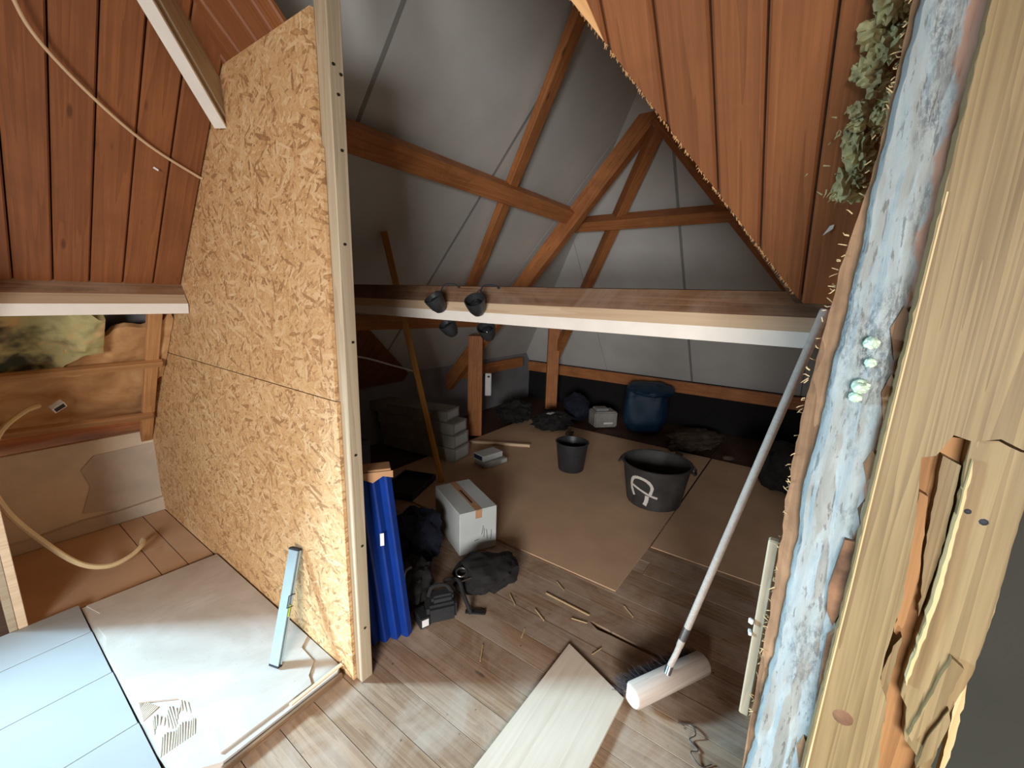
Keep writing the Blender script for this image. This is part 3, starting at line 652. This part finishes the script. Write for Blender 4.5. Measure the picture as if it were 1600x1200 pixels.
# fibrous brown body behind it
bm = bmesh.new(); prev = None
TB = [(-.02, -.004), (.7, -.004), (1.013, -.004), (1.15, -.002), (1.252, .001), (1.397, .001), (1.499, -.006), (1.595, -.013), (1.675, -.018), (1.75, -.029), (1.855, -.038), (1.937, -.040), (2.015, -.041), (2.5, -.045)]
rings = []
for a, b in zip(TB, TB[1:]):
    for q in range(8):
        t = q/8; z = a[0]+(b[0]-a[0])*t; y = a[1]+(b[1]-a[1])*t+.004*noise.noise(Vector((z*30, 0, 1)))
        dx = .004*noise.noise(Vector((z*22, 4, 1)))
        rings.append([bm.verts.new((z, -y, -.028+dx)), bm.verts.new((z, -y+.004, -.045)), bm.verts.new((z, -y+.012, -.13)), bm.verts.new((z, .125, -.13)), bm.verts.new((z, .125, -.028))])
for A1, B1 in zip(rings, rings[1:]):
    for i in range(5): bm.faces.new((A1[i], A1[(i+1) % 5], B1[(i+1) % 5], B1[i]))
bm.faces.new(rings[0]); bm.faces.new(rings[-1][::-1])
mesh('raw_timber', bm, M_['fibre'], mj, jb, False)
bm = bmesh.new()
for i in range(120):
    z = random.uniform(.75, 2.05); y = [a[1] for a in TB if a[0] <= z][-1]
    p = Vector((z, -y-.001, -.028-random.uniform(-.004, .03))); l = random.choice((random.uniform(.002, .006), random.uniform(.003, .012)))
    dd = Vector((random.uniform(-.9, .9), -random.uniform(.3, 1), random.uniform(-.4, .6))).normalized()
    b_tube(bm, [p-dd*.003, p+dd*l*.55+Vector((random.uniform(-.002, .002), 0, 0)), p+dd*l], [.0011, .0009, .0003], 4)
mesh('splinters', bm, M_['splinter'], mj, jb, kind='stuff')
# foam lumps
for (y, z, r_) in ((-.069, 1.545, .012), (-.073, 1.515, .009), (-.066, 1.478, .013), (-.063, 1.46, .010)):
    blob('foam_lump', (r_*1.5, r_*1.6, r_*2.6), mj @ Matrix.Translation((z, -y, -.002)) @ Matrix.Rotation(math.pi, 4, 'X') @ Matrix.Rotation(math.pi, 4, 'X'), M_['foam'], jb, .3, 2.5, 3, z*9, flat=False, label='pale green foam lump')
# bark piece
prism('bark_piece', [(1.226, .086), (1.228, .105), (1.16, .108), (1.10, .100), (1.067, .093), (1.09, .082), (1.134, .078)], .02, mj @ Matrix.Translation((0, 0, -.006)), M_['bark'], jb)
prism('bark_piece', [(1.04, .090), (1.06, .10), (.97, .104), (.88, .106), (.90, .094)], .014, mj @ Matrix.Translation((0, 0, -.002)), M_['bark'], jb)
for (z0, y0, l, w_) in ((1.60, .098, .08, .018), (1.50, .100, .07, .012), (1.38, .097, .06, .012), (.82, .088, .07, .012), (1.30, .1, .05, .01)):
    prism('bark_piece', [(z0, y0), (z0-l*.4, y0-w_*.6), (z0-l, y0+.002), (z0-l*.8, y0+w_*.6), (z0-l*.2, y0+w_*.6)], .008, mj @ Matrix.Translation((0, 0, -.003)), M_['fibre'], jb)
# ledger bits on the floor side of the post
bt = empty('timber_offcut', (.945, .01, .7), 'pale broken lath with white crumbs fixed to the side of the mouldy post', 'offcut')
beam('lath_piece', (.945, .0095, .70), (.945, .0085, 1.13), .018, .02, M_['stud'], bt)
for i in range(2):
    z = random.uniform(.90, .96); box('crumb', 0, random.uniform(.006, .014), 0, .006, 0, random.uniform(.006, .012), M_['label'], bt, .001, T(.93+random.uniform(-.004, .004), .017+random.uniform(-.002, .003), z, random.uniform(0, 3)))

# new split timber
nt = empty('split_timber', (.80, -.17, 0), 'fresh split spruce timber with a deep splintered crack at the right edge', 'post')
mt = Matrix(((0, 0, -1, .80), (0, -1, 0, 0), (1, 0, 0, 0), (0, 0, 0, 1)))   # local x up, y -> -Y, z -> -X (toward camera)
def jag(P, step=.011, amp=.0013):
    out = []
    for i, (a, b) in enumerate(zip(P, P[1:]+P[:1])):
        n = max(1, int(math.dist(a, b)/step)) if math.dist(a, b) < .5 else 1
        for q in range(n):
            u = q/n; x, y = a[0]+(b[0]-a[0])*u, a[1]+(b[1]-a[1])*u
            if q: x += amp*2*noise.noise(Vector((y*60, i, 1))); y += amp*noise.noise(Vector((y*90, i, 5)))
            out.append((x, y))
    return out
def tp(name, pts, d0, d1, mat, **k):
    if name != 'edge_highlight': pts = jag(list(pts))
    return prism(name, [(z, -y) for y, z in pts], d1-d0, mt @ Matrix.Translation((0, 0, d0)), mat, nt, **k)
crL = [(-.172, 1.43), (-.16, 1.397), (-.146, 1.391), (-.149, 1.36), (-.152, 1.339), (-.155, 1.309), (-.159, 1.239), (-.163, 1.165), (-.161, 1.108), (-.159, 1.06), (-.16, 1.024), (-.174, .985), (-.176, .936), (-.183, .864), (-.19, .7), (-.195, 0)]
crR = [(-.191, 1.425), (-.192, 1.389), (-.195, 1.333), (-.196, 1.274), (-.195, 1.223), (-.195, 1.192), (-.191, 1.124), (-.189, 1.054), (-.188, 1.006), (-.198, .989), (-.204, .933), (-.218, .919), (-.228, .902), (-.225, .6), (-.222, 0)]
left = [(-.092, 0), (-.092, .788), (-.096, .983), (-.0995, 1.157), (-.101, 1.323), (-.1035, 1.491), (-.108, 1.746), (-.112, 1.958), (-.115, 2.6)]
rtop = [(-.262, 2.6), (-.258, 1.9), (-.255, 1.432), (-.236, 1.424), (-.215, 1.434), (-.191, 1.425)]
tp('strand', left+rtop+crL, -.05, 0, M_['newwood'])
rE = [(-.222, 0), (-.235, .7), (-.240, .92), (-.243, 1.022), (-.252, 1.084), (-.255, 1.19), (-.253, 1.277), (-.253, 1.36), (-.250, 1.418), (-.236, 1.420)]
tp('strand', crR[::-1]+[(-.215, 1.430)]+rE[::-1], -.05, -.006, M_['newwood'])
tp('split_core', [(-.14, 0), (-.14, 1.42), (-.24, 1.42), (-.24, 0)], -.07, -.034, M_['inner'])
tp('dark_core', [(-.105, 0), (-.105, 2.5), (-.25, 2.5), (-.25, 0)], -.10, -.07, M_['inner'])
# torn tongues and splinters
tp('tongue', [(-.156, 1.335), (-.166, 1.33), (-.178, 1.20), (-.176, 1.09), (-.166, 1.10)], -.034, -.018, M_['inner'])
tp('tongue', [(-.170, 1.395), (-.190, 1.385), (-.193, 1.25), (-.187, 1.14), (-.176, 1.25), (-.172, 1.33)], -.034, -.016, M_['newwood'])
tp('tongue', [(-.161, 1.03), (-.166, 1.085), (-.173, 1.105), (-.172, 1.00), (-.178, .95), (-.170, .93)], -.034, -.004, M_['newwood'])
tp('tongue', [(-.199, 1.19), (-.198, 1.38), (-.1955, 1.40), (-.1945, 1.25), (-.1915, 1.12), (-.187, 1.04), (-.190, 1.03)], -.02, .001, M_['splinter'])
tp('tongue', [(-.226, 1.105), (-.240, 1.095), (-.232, 1.03), (-.212, .94), (-.205, .95)], -.012, .004, M_['newwood'])
tp('tongue', [(-.238, 1.02), (-.243, 1.00), (-.235, .93), (-.222, .90), (-.225, .96)], -.012, .003, M_['newwood'])
tp('tongue', [(-.250, 1.09), (-.256, 1.03), (-.258, .93), (-.252, .87), (-.250, .95), (-.246, 1.04)], -.03, -.016, M_['splinter'])
tp('edge_highlight', [(-.094, .7), (-.098, .983), (-.1015, 1.157), (-.103, 1.323), (-.1055, 1.491), (-.110, 1.746), (-.112, 1.746), (-.1075, 1.491), (-.105, 1.323), (-.1035, 1.157), (-.1, .983), (-.097, .7)], 0, .0015, M_['splinter'])  # pale strip colours in the bright highlight along the left edge
lathe('knot', [(0, .002), (.006, .0022), (.011, .001), (.014, 0)], mt @ Matrix.Translation((.925, .128, 0)) @ Matrix.Scale(1.0, 4), M_['bark'], nt, 16)
lathe('staple_hole', [(0, .0015), (.003, .001), (.004, 0)], mt @ Matrix.Translation((1.325, .205, -.006)), M_['ink'], nt, 8)
lathe('staple_hole', [(0, .0015), (.004, .001), (.005, 0)], mt @ Matrix.Translation((1.315, .222, -.006)), M_['ink'], nt, 8)
beam('floor_batten', (1.5, -.42, .02), (1.5, -1.2, .02), .05, .04, M_['darkboard'], label='dark batten on the floor behind the split timber at the lower right', cat='batten')

# glass wool by the post head
bm = bmesh.new()
for i in range(46):
    tt = (i+random.random())/46; z = 1.85+.32*tt; spread = .009+.013*math.sin(tt*2.6)
    q = Vector(((3.3115-z)/1.05-.035-random.uniform(0, .03), -.014-.022*tt+random.gauss(0, spread), z))
    sz = random.uniform(.014, .026)
    r_ = bmesh.ops.create_icosphere(bm, subdivisions=3, radius=1)
    st_ = Vector((random.uniform(.6, 1.3), random.uniform(.6, 1.2), random.uniform(.7, 1.6)))
    for v in r_['verts']:
        d_ = v.co.normalized(); rr = 1+.55*noise.fractal(d_*2.4+Vector((i*3.1, i, 0)), .9, 2.2, 4)-.5*abs(noise.noise(d_*4+Vector((i, 0, i*2))))
        v.co = q+Vector((d_.x*st_.x, d_.y*st_.y, d_.z*st_.z))*sz*rr
for i in range(150):
    tt = random.random(); z = 1.84+.33*tt; q = Vector(((3.3115-z)/1.05-.04-random.uniform(0, .04), -.02-.03*tt+random.gauss(0, .03), z))
    dd = Vector((random.gauss(0, 1), random.gauss(0, 1), random.gauss(-.3, 1))).normalized(); l = random.uniform(.008, .022)
    b_tube(bm, [q, q+dd*l*.5+Vector((0, random.uniform(-.003, .003), 0)), q+dd*l], [.0022, .0016, .0004], 4)
mesh('glass_wool', bm, M_['wool'], None, None, True, label='tattered olive glass wool tuft hanging beside the head of the mouldy post', cat='insulation', kind='stuff')
prism('paint_chip', [(0, 0), (.028, .004), (.034, .012), (.022, .014)], .001, fr(ptB(.024, 1.785)+Vector((-.006, 0, -.006)), (-.5, -.3, .8), (0, -1, .2)), M_['label'], label='small white paint flake on the right pine boards beside the post', cat='scrap')

# ================================================================ THINGS
# broom
br = empty('broom', (1.56, .30, 0), 'push broom with grey wooden head leaning against the purlin end', 'broom')
hd0 = Vector((1.405, .385, .072)); hd1 = Vector((1.745, .195, .072)); hx_ = hd1-hd0
mb = fr(hd0, hx_, (0, 0, 1)) ; Lh = hx_.length       # local x along head, y up, z = x cross y
bm = bmesh.new(); prof = [(.050*math.cos(a)*1.0, .046*math.sin(a)) for a in [math.pi*2*i/20 for i in range(20)]]
prof = [(max(p[0], -.030), p[1]) for p in prof]
a = []
for x, k_ in ((0, .9), (.006, 1.0), (Lh-.006, 1), (Lh, .9)): a.append([bm.verts.new((x, p[1]*k_+.002, p[0]*k_)) for p in prof])
for A1, B1 in zip(a, a[1:]):
    for i in range(20): bm.faces.new((A1[i], A1[(i+1) % 20], B1[(i+1) % 20], B1[i]))
bm.faces.new(a[0][::-1]); bm.faces.new(a[-1])
sgn = 1 if (mb.to_3x3() @ Vector((0, 0, 1))).dot(Vector((-.5, -.85, 0))) > 0 else -1
hd_ = mesh('head', bm, M_['broomwood'], mb @ Matrix.Scale(sgn, 4, (0, 0, 1)) if sgn < 0 else mb, br, True)
bm = bmesh.new()
back = Vector((.49, .87, 0))
bd = (mb.to_3x3().inverted() @ back)
for i in range(620):
    x = random.uniform(-.004, Lh+.004); y = random.uniform(-.036, .034)
    p = Vector((x, y, 0))+bd*.026
    e = p+bd*random.uniform(.05, .068)+Vector((random.gauss(0, .008)+(-.016 if x < .05 else 0), -.012+random.gauss(0, .006), 0))
    b_tube(bm, [p, e], [.0013, .0009], 3, False)
mesh('bristles', bm, M_['bristle'], mb, hd_, kind='stuff')
hb0 = Vector((1.552, .292, .115)); hb1 = Vector((1.595, .275, .19)); ht = Vector((1.583, -.012, 1.585))
tube('socket', catmull([hb0-Vector((.004, 0, .02)), hb0+Vector((.008, -.002, .02)), hb1, hb1+(ht-hb1)*.06], 5), [.012]*15+[.0135], M_['broomwood'], br, 12)
tube('handle', [hb1+(ht-hb1)*.03, hb1+(ht-hb1)*.5, hb1+(ht-hb1)*.995, ht], [.0135, .0137, .0135, .011], M_['broomwood'], br, 14)
tube('tape_band', [hb1+(ht-hb1)*.055, hb1+(ht-hb1)*.10], .0150, M_['steel'], br, 14, label='silver tape band')
tube('tape_band', [hb0+Vector((-.0, .0, .0)), hb0+Vector((.014, -.004, .030))], .0142, M_['steel'], br, 14, label='silver tape band')

# bucket & tub
bk = empty('bucket', (3.38, 1.70, 0), 'small black plastic bucket on the tan hardboard', 'bucket')
lathe('body', [(0, .004), (.105, .004), (.112, .0), (.118, .01), (.148, .262), (.156, .266), (.156, .274), (.146, .274), (.142, .262), (.112, .016), (0, .014)], T(3.38, 1.70, .007), M_['blackplastic'], bk, 40)
tb = empty('mortar_tub', (3.25, .88, 0), 'large dusty black mortar tub with a white painted mark', 'tub')
tprof = [(0, .004), (.19, .004), (.202, 0), (.208, .012), (.222, .10), (.238, .20), (.256, .318), (.270, .322), (.272, .334), (.262, .337), (.250, .330), (.232, .20), (.202, .02), (0, .018)]
tbb = lathe('body', tprof, T(3.25, .88, .007), M_['dusty_tub'], tb, 48)
def tr(z): 
    for (a, b), (c_, d_) in zip(tprof[2:7], tprof[3:7]):
        if b <= z <= d_: return a+(c_-a)*(z-b)/(d_-b)
    return .24
def ribbon(pts, w_, name='paint_mark'):
    bm = bmesh.new(); Lp = []
    P = catmull([Vector((a, z, 0)) for a, z in pts], 6)
    for i, p in enumerate(P):
        t = (P[min(i+1, len(P)-1)]-P[max(i-1, 0)]); t = Vector((t.x*.24, t.y, 0)).normalized(); nn = Vector((-t.y/.24, t.x, 0))
        ww = w_*(1+.35*noise.noise(Vector((i*.9, w_*90, 1))))
        row = []
        for sg in (1, -1):
            q = p+nn*ww*sg*.5
            for dr in (.0008, .0022):
                rr = tr(q.y)+dr; row.append(bm.verts.new((rr*math.cos(q.x), rr*math.sin(q.x), q.y)))
        Lp.append(row)
    for A1, B1 in zip(Lp, Lp[1:]):
        for i, j in ((0, 1), (1, 3), (3, 2), (2, 0)): bm.faces.new((A1[i], A1[j], B1[j], B1[i]))
    bm.faces.new(Lp[0]); bm.faces.new(Lp[-1])
    mesh(name, bm, M_['paintmark'], T(3.25, .88, .007), tbb, label='white painted mark')
A0 = math.radians(180+16)   # angle facing the camera
k = .0195
def tpix(px, py): return (A0+(px-1030)*k, (806-py)/225.0)
ribbon([tpix(994, 784), tpix(989, 768), tpix(993, 752), tpix(1004, 747), tpix(1018, 750), tpix(1026, 760), tpix(1024, 774)], .023)
ribbon([tpix(1019, 778), tpix(1018, 788), tpix(1015, 797)], .032)
ribbon([tpix(990, 764), tpix(1008, 770), tpix(1024, 776), tpix(1036, 779)], .016)
for sg in (1, -1):
    aa = A0+sg*math.pi/2-.12
    o = Vector((3.25, .88, .007)); er = Vector((math.cos(aa), math.sin(aa), 0)); et = Vector((-math.sin(aa), math.cos(aa), 0))
    tube('handle', [o+er*.262+et*.07+Vector((0, 0, .322)), o+er*.285+et*.055+Vector((0, 0, .30)), o+er*.29+Vector((0, 0, .285)), o+er*.285-et*.055+Vector((0, 0, .30)), o+er*.262-et*.07+Vector((0, 0, .322))], .010, M_['dusty_tub'], tb, 8)

# carton
cx = fr((1.732, 1.597, .001), (.232, -.107, 0), (.077, .368, 0))
ct = empty('carton', T(1.87, 1.75, 0), 'white cardboard box with taped top standing on the floorboards', 'box')
Wc, Lc, Hc = .256, .44, .28
cb_ = box('body', 0, Wc, 0, Lc, 0, Hc, M_['card'], ct, .004, cx)
box('flap', .002, Wc/2-.002, .002, Lc-.002, Hc, Hc+.004, M_['card'], ct, .001, cx); box('flap', Wc/2+.004, Wc-.002, .002, Lc-.002, Hc, Hc+.006, M_['card'], ct, .001, cx)
box('tape', Wc/2-.022, Wc/2+.022, .0, Lc, Hc+.0062, Hc+.0072, M_['brown_card'], ct, 0, cx); box('tape', Wc/2-.022, Wc/2+.022, -.0012, -.0002, Hc-.05, Hc+.004, M_['brown_card'], ct, 0, cx)
box('slot', Wc/2-.008, Wc/2+.004, .10, .30, Hc+.0072, Hc+.0078, M_['ink'], ct, 0, cx)
for (x, z0, z1, dx) in ((.15, .11, .17, .012), (.165, .09, .15, .004), (.19, .07, .14, -.006), (.215, .06, .13, .004), (.10, .08, .085, .03)):
    beam('pen_stroke', cx @ Vector((x, -.0008, z0)), cx @ Vector((x+dx, -.0008, z1)), .003, .001, M_['ink'], cb_, upv=(.4, .9, 0), bev=0)

# blue package
bp = empty('blue_package', (1.06, 1.42, 0), 'tall bundle of bright blue wrapped profiles standing behind the partition stud', 'package')
b0 = Vector((.985, 1.475, .0)); bwv = Vector((.165, -.11, 0))
tilt = Vector((-.098, .0, .88))
for i in range(4):
    p = b0+bwv*((i+.5)/4)
    beam('wrapped_profile', p, p+tilt, .049, .07, M_['blue'], bp, upv=(.53, .84, .07), bev=.02)
box('cardboard_cap', .0, .20, -.04, .04, -.012, .004, M_['brown_card'], bp, .003, fr(b0+tilt+Vector((0, 0, .008)), bwv, (.53, .84, 0)))
prism('cardboard_tear', [(0, 0), (.2, 0), (.2, -.03), (.16, -.02), (.12, -.045), (.07, -.02), (.02, -.035)], .003, fr(b0+tilt+Vector((-.02, -.042, .006)), bwv, (0, 0, 1)), M_['brown_card'], bp)
box('label_sticker', -.008, .008, .54, .60, -.001, .0005, M_['label'], bp, 0, fr(b0+bwv*.36+Vector((-.023, -.0385, 0)), bwv, tilt))
# dark case with label behind the bundle
dc = empty('tool_case', (1.3, 1.95, 0), 'dark tall tool case with a small white label behind the blue bundle', 'case')
mdc = T(1.06, 1.83, 0, .25)
box('body', 0, .30, 0, .16, 0, .80, M_['blackplastic'], dc, .012, mdc); box('label_sticker', .05, .09, -.0015, -.0002, .72, .76, M_['label'], dc, 0, mdc); box('handle', .09, .20, .05, .09, .80, .83, M_['blackplastic'], dc, .008, mdc)

# tool bag cluster
tg = empty('tool_bag', (1.66, 1.32, 0), 'slumped black cloth tool bag with a metal ring in front of the white box', 'bag')
blob('body', (.36, .26, .17), T(1.64, 1.31, 0, -.5), M_['blackcloth'], tg, .22, 2.0, 4, 3)
bm = bmesh.new()
tube('ring', [Vector((1.49, 1.36, .135))+Vector((.032*math.cos(t), .026*math.sin(t), .006*math.sin(t))) for t in [2*math.pi*i/20 for i in range(21)]], .0045, M_['steel'], tg, 6)
beam('buckle_bar', (1.45, 1.33, .115), (1.545, 1.285, .12), .008, .004, M_['steel'], tg)
tube('strap', catmull([(1.42, 1.42, .10), (1.44, 1.34, .13), (1.42, 1.28, .08), (1.405, 1.215, .012)], 6), .011, M_['blackcloth'], tg, 6)
beam('strap_end', (1.40, 1.25, .012), (1.46, 1.165, .008), .03, .008, M_['blackcloth'], tg)
db = empty('drill_case', (1.32, 1.36, 0), 'small angular black power tool box in front of the tool bag', 'tool')
box('body', -.075, .075, -.05, .05, .001, .10, M_['blackplastic'], db, .015, T(1.31, 1.335, 0, -.6), seg=2); box('top', -.05, .06, -.035, .035, .10, .14, M_['blackplastic'], db, .012, T(1.31, 1.335, 0, -.6), seg=2)
tube('handle', catmull([(1.26, 1.37, .13), (1.28, 1.36, .175), (1.33, 1.32, .175), (1.355, 1.30, .13)], 5), .010, M_['blackcloth'], db, 8)
blob('jacket', (.34, .30, .32), T(1.55, 1.80, 0, .4), M_['navy'], None, .3, 2.3, 4, 11, label='crumpled dark navy jacket heap between the blue bundle and white box', cat='clothing')
blob('cloth_heap', (.26, .20, .22), T(1.295, 1.55, 0, .2), M_['blackcloth'], None, .3, 2.4, 4, 17, label='black cloth heap right beside the foot of the blue bundle', cat='cloth')
tube('metal_hoop', catmull([(1.15, 1.42, .0), (1.155, 1.42, .22), (1.165, 1.43, .275), (1.19, 1.44, .285), (1.22, 1.445, .28)], 6), .006, M_['steel'], label='thin bent chrome tube beside the blue bundle', cat='tube')
sb = empty('small_box', (1.19, 1.38, 0), 'small dark box with a white end label at the foot of the blue bundle', 'box')
box('body', 0, .05, 0, .09, .001, .055, M_['blackplastic'], sb, .003, T(1.185, 1.345, 0, -.35)); box('label_sticker', .008, .042, -.001, -.0001, .01, .048, M_['label'], sb, 0, T(1.185, 1.345, 0, -.35))

# orange lath
beam('orange_lath', (2.42, 2.44, .0), (1.935, 2.49, 2.0), .045, .032, M_['yellow'], upv=(.6, .8, .15), label='long orange-brown wooden lath leaning behind the white lath of the purlin', cat='lath')
# black tray at its foot
ty = empty('tray', (2.3, 2.5, 0), 'low black plastic tray at the foot of the orange lath', 'tray')
mty = T(2.02, 2.36, .007, .35)
box('base', 0, .42, 0, .30, 0, .01, M_['blackplastic'], ty, 0, mty)
for (a, b, c_, d_) in ((0, .42, 0, .012), (0, .42, .288, .30), (0, .012, 0, .30), (.408, .42, 0, .30)): box('rim', a, b, c_, d_, .008, .05, M_['blackplastic'], ty, .002, mty)
# carton stack
labs = ['grey carton at the bottom of the stack by the timber post', 'grey carton, second from the bottom of the stack by the post', 'grey carton, third from the bottom of the stack by the post', 'grey carton at the top of the stack by the post']
for i, (dy, h) in enumerate(((0, .13), (.02, .12), (.05, .11), (.16, .10))):
    z = [.007, .138, .259, .370][i]
    c0 = empty('stacked_carton', (2.93, 3.05, z), labs[i], 'box', 'stacked grey cartons')
    m = T(2.78+.02*i, 2.64+dy, z, .12+.04*i)
    box('body', 0, .26, 0, .92, 0, h, M_['greycard'], c0, .003, m); box('end_label', .03, .23, -.0012, -.0002, .015, h-.015, M_['card'], c0, 0, m)
sp_ = empty('paper_pack', (2.95, 2.38, 0), 'white and blue paper pack lying on a second pack beside the carton stack', 'pack')
box('body', 0, .24, 0, .15, .06, .115, M_['card'], sp_, .004, T(2.86, 2.34, .007, -.2)); box('print', -.0012, -.0002, .02, .14, .068, .108, M_['navy'], sp_, 0, T(2.86, 2.34, .007, -.2))
sp2 = empty('paper_pack', (2.95, 2.36, 0), 'crumpled white pack under another pack beside the carton stack', 'pack')
box('body', 0, .27, 0, .17, 0, .058, M_['greycard'], sp2, .006, T(2.85, 2.32, .007, -.25)); box('tear', .20, .275, -.001, .06, .01, .05, M_['card'], sp2, .004, T(2.85, 2.32, .007, -.25))
beam('wood_offcut', (3.30, 2.90, .022), (3.62, 2.32, .022), .035, .028, M_['lath'], label='pale wood offcut lying on the hardboard in front of the post', cat='offcut')

# far junk
bb = empty('blue_tub_bag', (5.05, 1.60, 0), 'dark blue plastic bag standing against the far wall', 'bag')
blob('body', (.50, .50, .62), T(5.12, 1.60, 0, .3), M_['bluebag'], bb, .10, 1.8, 4, 21, power=.55)
blob('folded_top', (.60, .56, .16), T(5.12, 1.56, .44, .5), M_['bluebag'], bb, .12, 2.2, 4, 25, flat=False)
gb = empty('grey_crate', (4.78, 1.93, 0), 'small grey box with a white stripe in front of the blue bag', 'box')
mg = T(4.72, 2.08, .001, -.75)
box('body', 0, .30, 0, .22, 0, .20, M_['greycard'], gb, .015, mg, seg=2); box('stripe', .12, .24, -.0015, -.0002, .045, .065, M_['label'], gb, 0, mg); box('lid', .03, .2, .04, .18, .20, .235, M_['greywall'], gb, .01, mg)
blob('navy_bag', (.36, .34, .36), T(4.92, 2.44, 0, .3), M_['navy'], None, .2, 2.2, 4, 31, label='dark navy bag left of the small grey box at the far wall', cat='bag')
blob('cloth_pile', (.50, .34, .20), T(4.36, 2.48, .007, -.6), M_['blackcloth'], None, .35, 2.8, 4, 37, label='low dark cloth pile in front of the rear post', cat='cloth')
blob('cloth_pile', (.44, .36, .28), T(4.32, 3.02, 0, -.3), M_['blackcloth'], None, .35, 2.8, 4, 41, label='dark heap between the two timber posts', cat='cloth')
for i, (x, y, w_) in enumerate(((4.34, 2.52, .10), (4.40, 2.44, .08))):
    box('paper_scrap', -w_/2, w_/2, -.03, .03, 0, .004, M_['label'], None, .001, T(x-.02, y-.03, .20-.03*i, .4*i), label=['pale paper scrap on the low dark cloth pile', 'smaller pale scrap on the low dark cloth pile'][i], cat='scrap')
blob('dark_bag', (.60, .46, .40), T(4.25, .06, .007, .2), M_['blackcloth'], None, .2, 2.0, 4, 43, label='black rubbish bag at the right behind the broom handle', cat='bag')
blob('rubble_heap', (.75, .45, .12), T(4.95, .95, 0, -.2), M_['rubble'], None, .4, 3.5, 4, 47, label='low grey-brown rubble heap behind the mortar tub', cat='rubble')
rl = ['pale rubble chunk', 'brown rubble chunk', 'flat rubble chunk']
for i, (x, y, q) in enumerate(((4.55, 1.08, .09), (4.42, .98, .06), (4.62, .55, .07), (4.25, 2.18, .08), (4.15, 2.02, .06))):
    blob('rubble_chunk', (q*1.6, q, q*.7), T(x, y, .006, i), M_['rubble'], None, .3, 2, 2, i+50, label=['rubble chunk behind the left rim of the mortar tub', 'small rubble chunk nearest behind the mortar tub', 'rubble chunk right of the low rubble heap', 'brown paper scrap behind the small bucket', 'smaller crumpled scrap just behind the small bucket'][i], cat='rubble')

# clip lamps on the purlin
for i, (y, dz, back) in enumerate(((1.60, 0, 0), (1.335, -.004, 0), (1.70, -.145, 1), (1.425, -.145, 1))):
    lb = ['left front black clip lamp hanging over the white lath', 'right front black clip lamp hanging over the white lath', 'left rear black clip lamp dangling below the white lath', 'right rear black clip lamp dangling below the white lath'][i]
    X = 1.562 if not back else 1.76
    lm = empty('clip_lamp', (X, y, 1.52+dz), lb, 'lamp', 'clip lamps on the purlin')
    ml_ = Matrix.Translation((X, y, 1.545+dz)) @ Matrix.Rotation(.25*(1 if i % 2 else -.6), 4, 'X') @ Matrix.Rotation(math.radians(-38), 4, 'Y') @ Matrix.Scale(1.35, 4)
    sh_ = lathe('shade', [(.012, -.035), (.020, -.03), (.030, -.01), (.036, .02), (.037, .032), (.034, .032), (.028, -.005), (.010, -.026), (.010, -.033)], ml_, M_['blackplastic'], lm, 24)
    lathe('bulb', [(0, .026), (.012, .024), (.022, .014), (.024, .0), (.014, -.02), (0, -.024)], ml_, M_['glass'], sh_, 20)
    tube('clip_wire', catmull([ml_ @ Vector((.03, .0, .0)), (X+.035, y+.012, 1.585+dz*.5), (X+.06, y+.01, 1.64+dz*.5), (X+.10, y-.03, 1.645+dz*.5), (X+.12, y-.04, 1.63+dz*.5)] if not back else [ml_ @ Vector((0, .02, -.03)), (X+.01, y+.03, 1.50), (X+.02, y+.02, 1.56), (X+.05, y, 1.63)], 5), .0045, M_['ink'], lm, 6)
    tube('cord', catmull([ml_ @ Vector((.034, .0, .02)), ml_ @ Vector((.05, .02, .03)), ml_ @ Vector((.045, .04, .0)), ml_ @ Vector((.02, .03, -.02))], 5), .002, M_['steel'], lm, 5)

tube('wire_scrap', catmull([(1.47, .215, .004), (1.49, .17, .006), (1.455, .15, .014), (1.43, .165, .006), (1.41, .13, .004), (1.38, .15, .012), (1.36, .11, .004), (1.39, .08, .004)], 6), .0022, M_['steel'], label='small curled wire scrap on the floorboards at the lower right of the broom', cat='wire')
# splinters of wood on the floor
spl = [(1.78, 1.00, 1.775, .735, .012), (1.64, .98, 1.60, .90, .006), (1.70, .80, 1.72, .72, .006), (1.9, 1.0, 1.86, .93, .006), (1.3, 1.05, 1.22, 1.0, .005), (1.5, .95, 1.44, .93, .005), (1.65, 1.15, 1.60, 1.08, .006), (1.95, .62, 1.9, .55, .006), (1.56, .62, 1.62, .6, .005)]
sl = ['long pale splinter on the floorboards in front of the hardboard', 'thin splinter left of the long pale one', 'small splinter near the dark floor gap', 'small splinter at the hardboard edge', 'tiny splinter near the blue bundle', 'tiny splinter between the tool bag and plywood', 'thin splinter in front of the tool bag', 'tiny splinter right of the dark floor gap', 'tiny splinter beside the plywood corner']
for (a, b, c_, d_, w_), lb in zip(spl, sl):
    beam('wood_splinter', (a, b, .004), (c_, d_, .004), w_, .004, M_['splinter'], label=lb, cat='splinter')
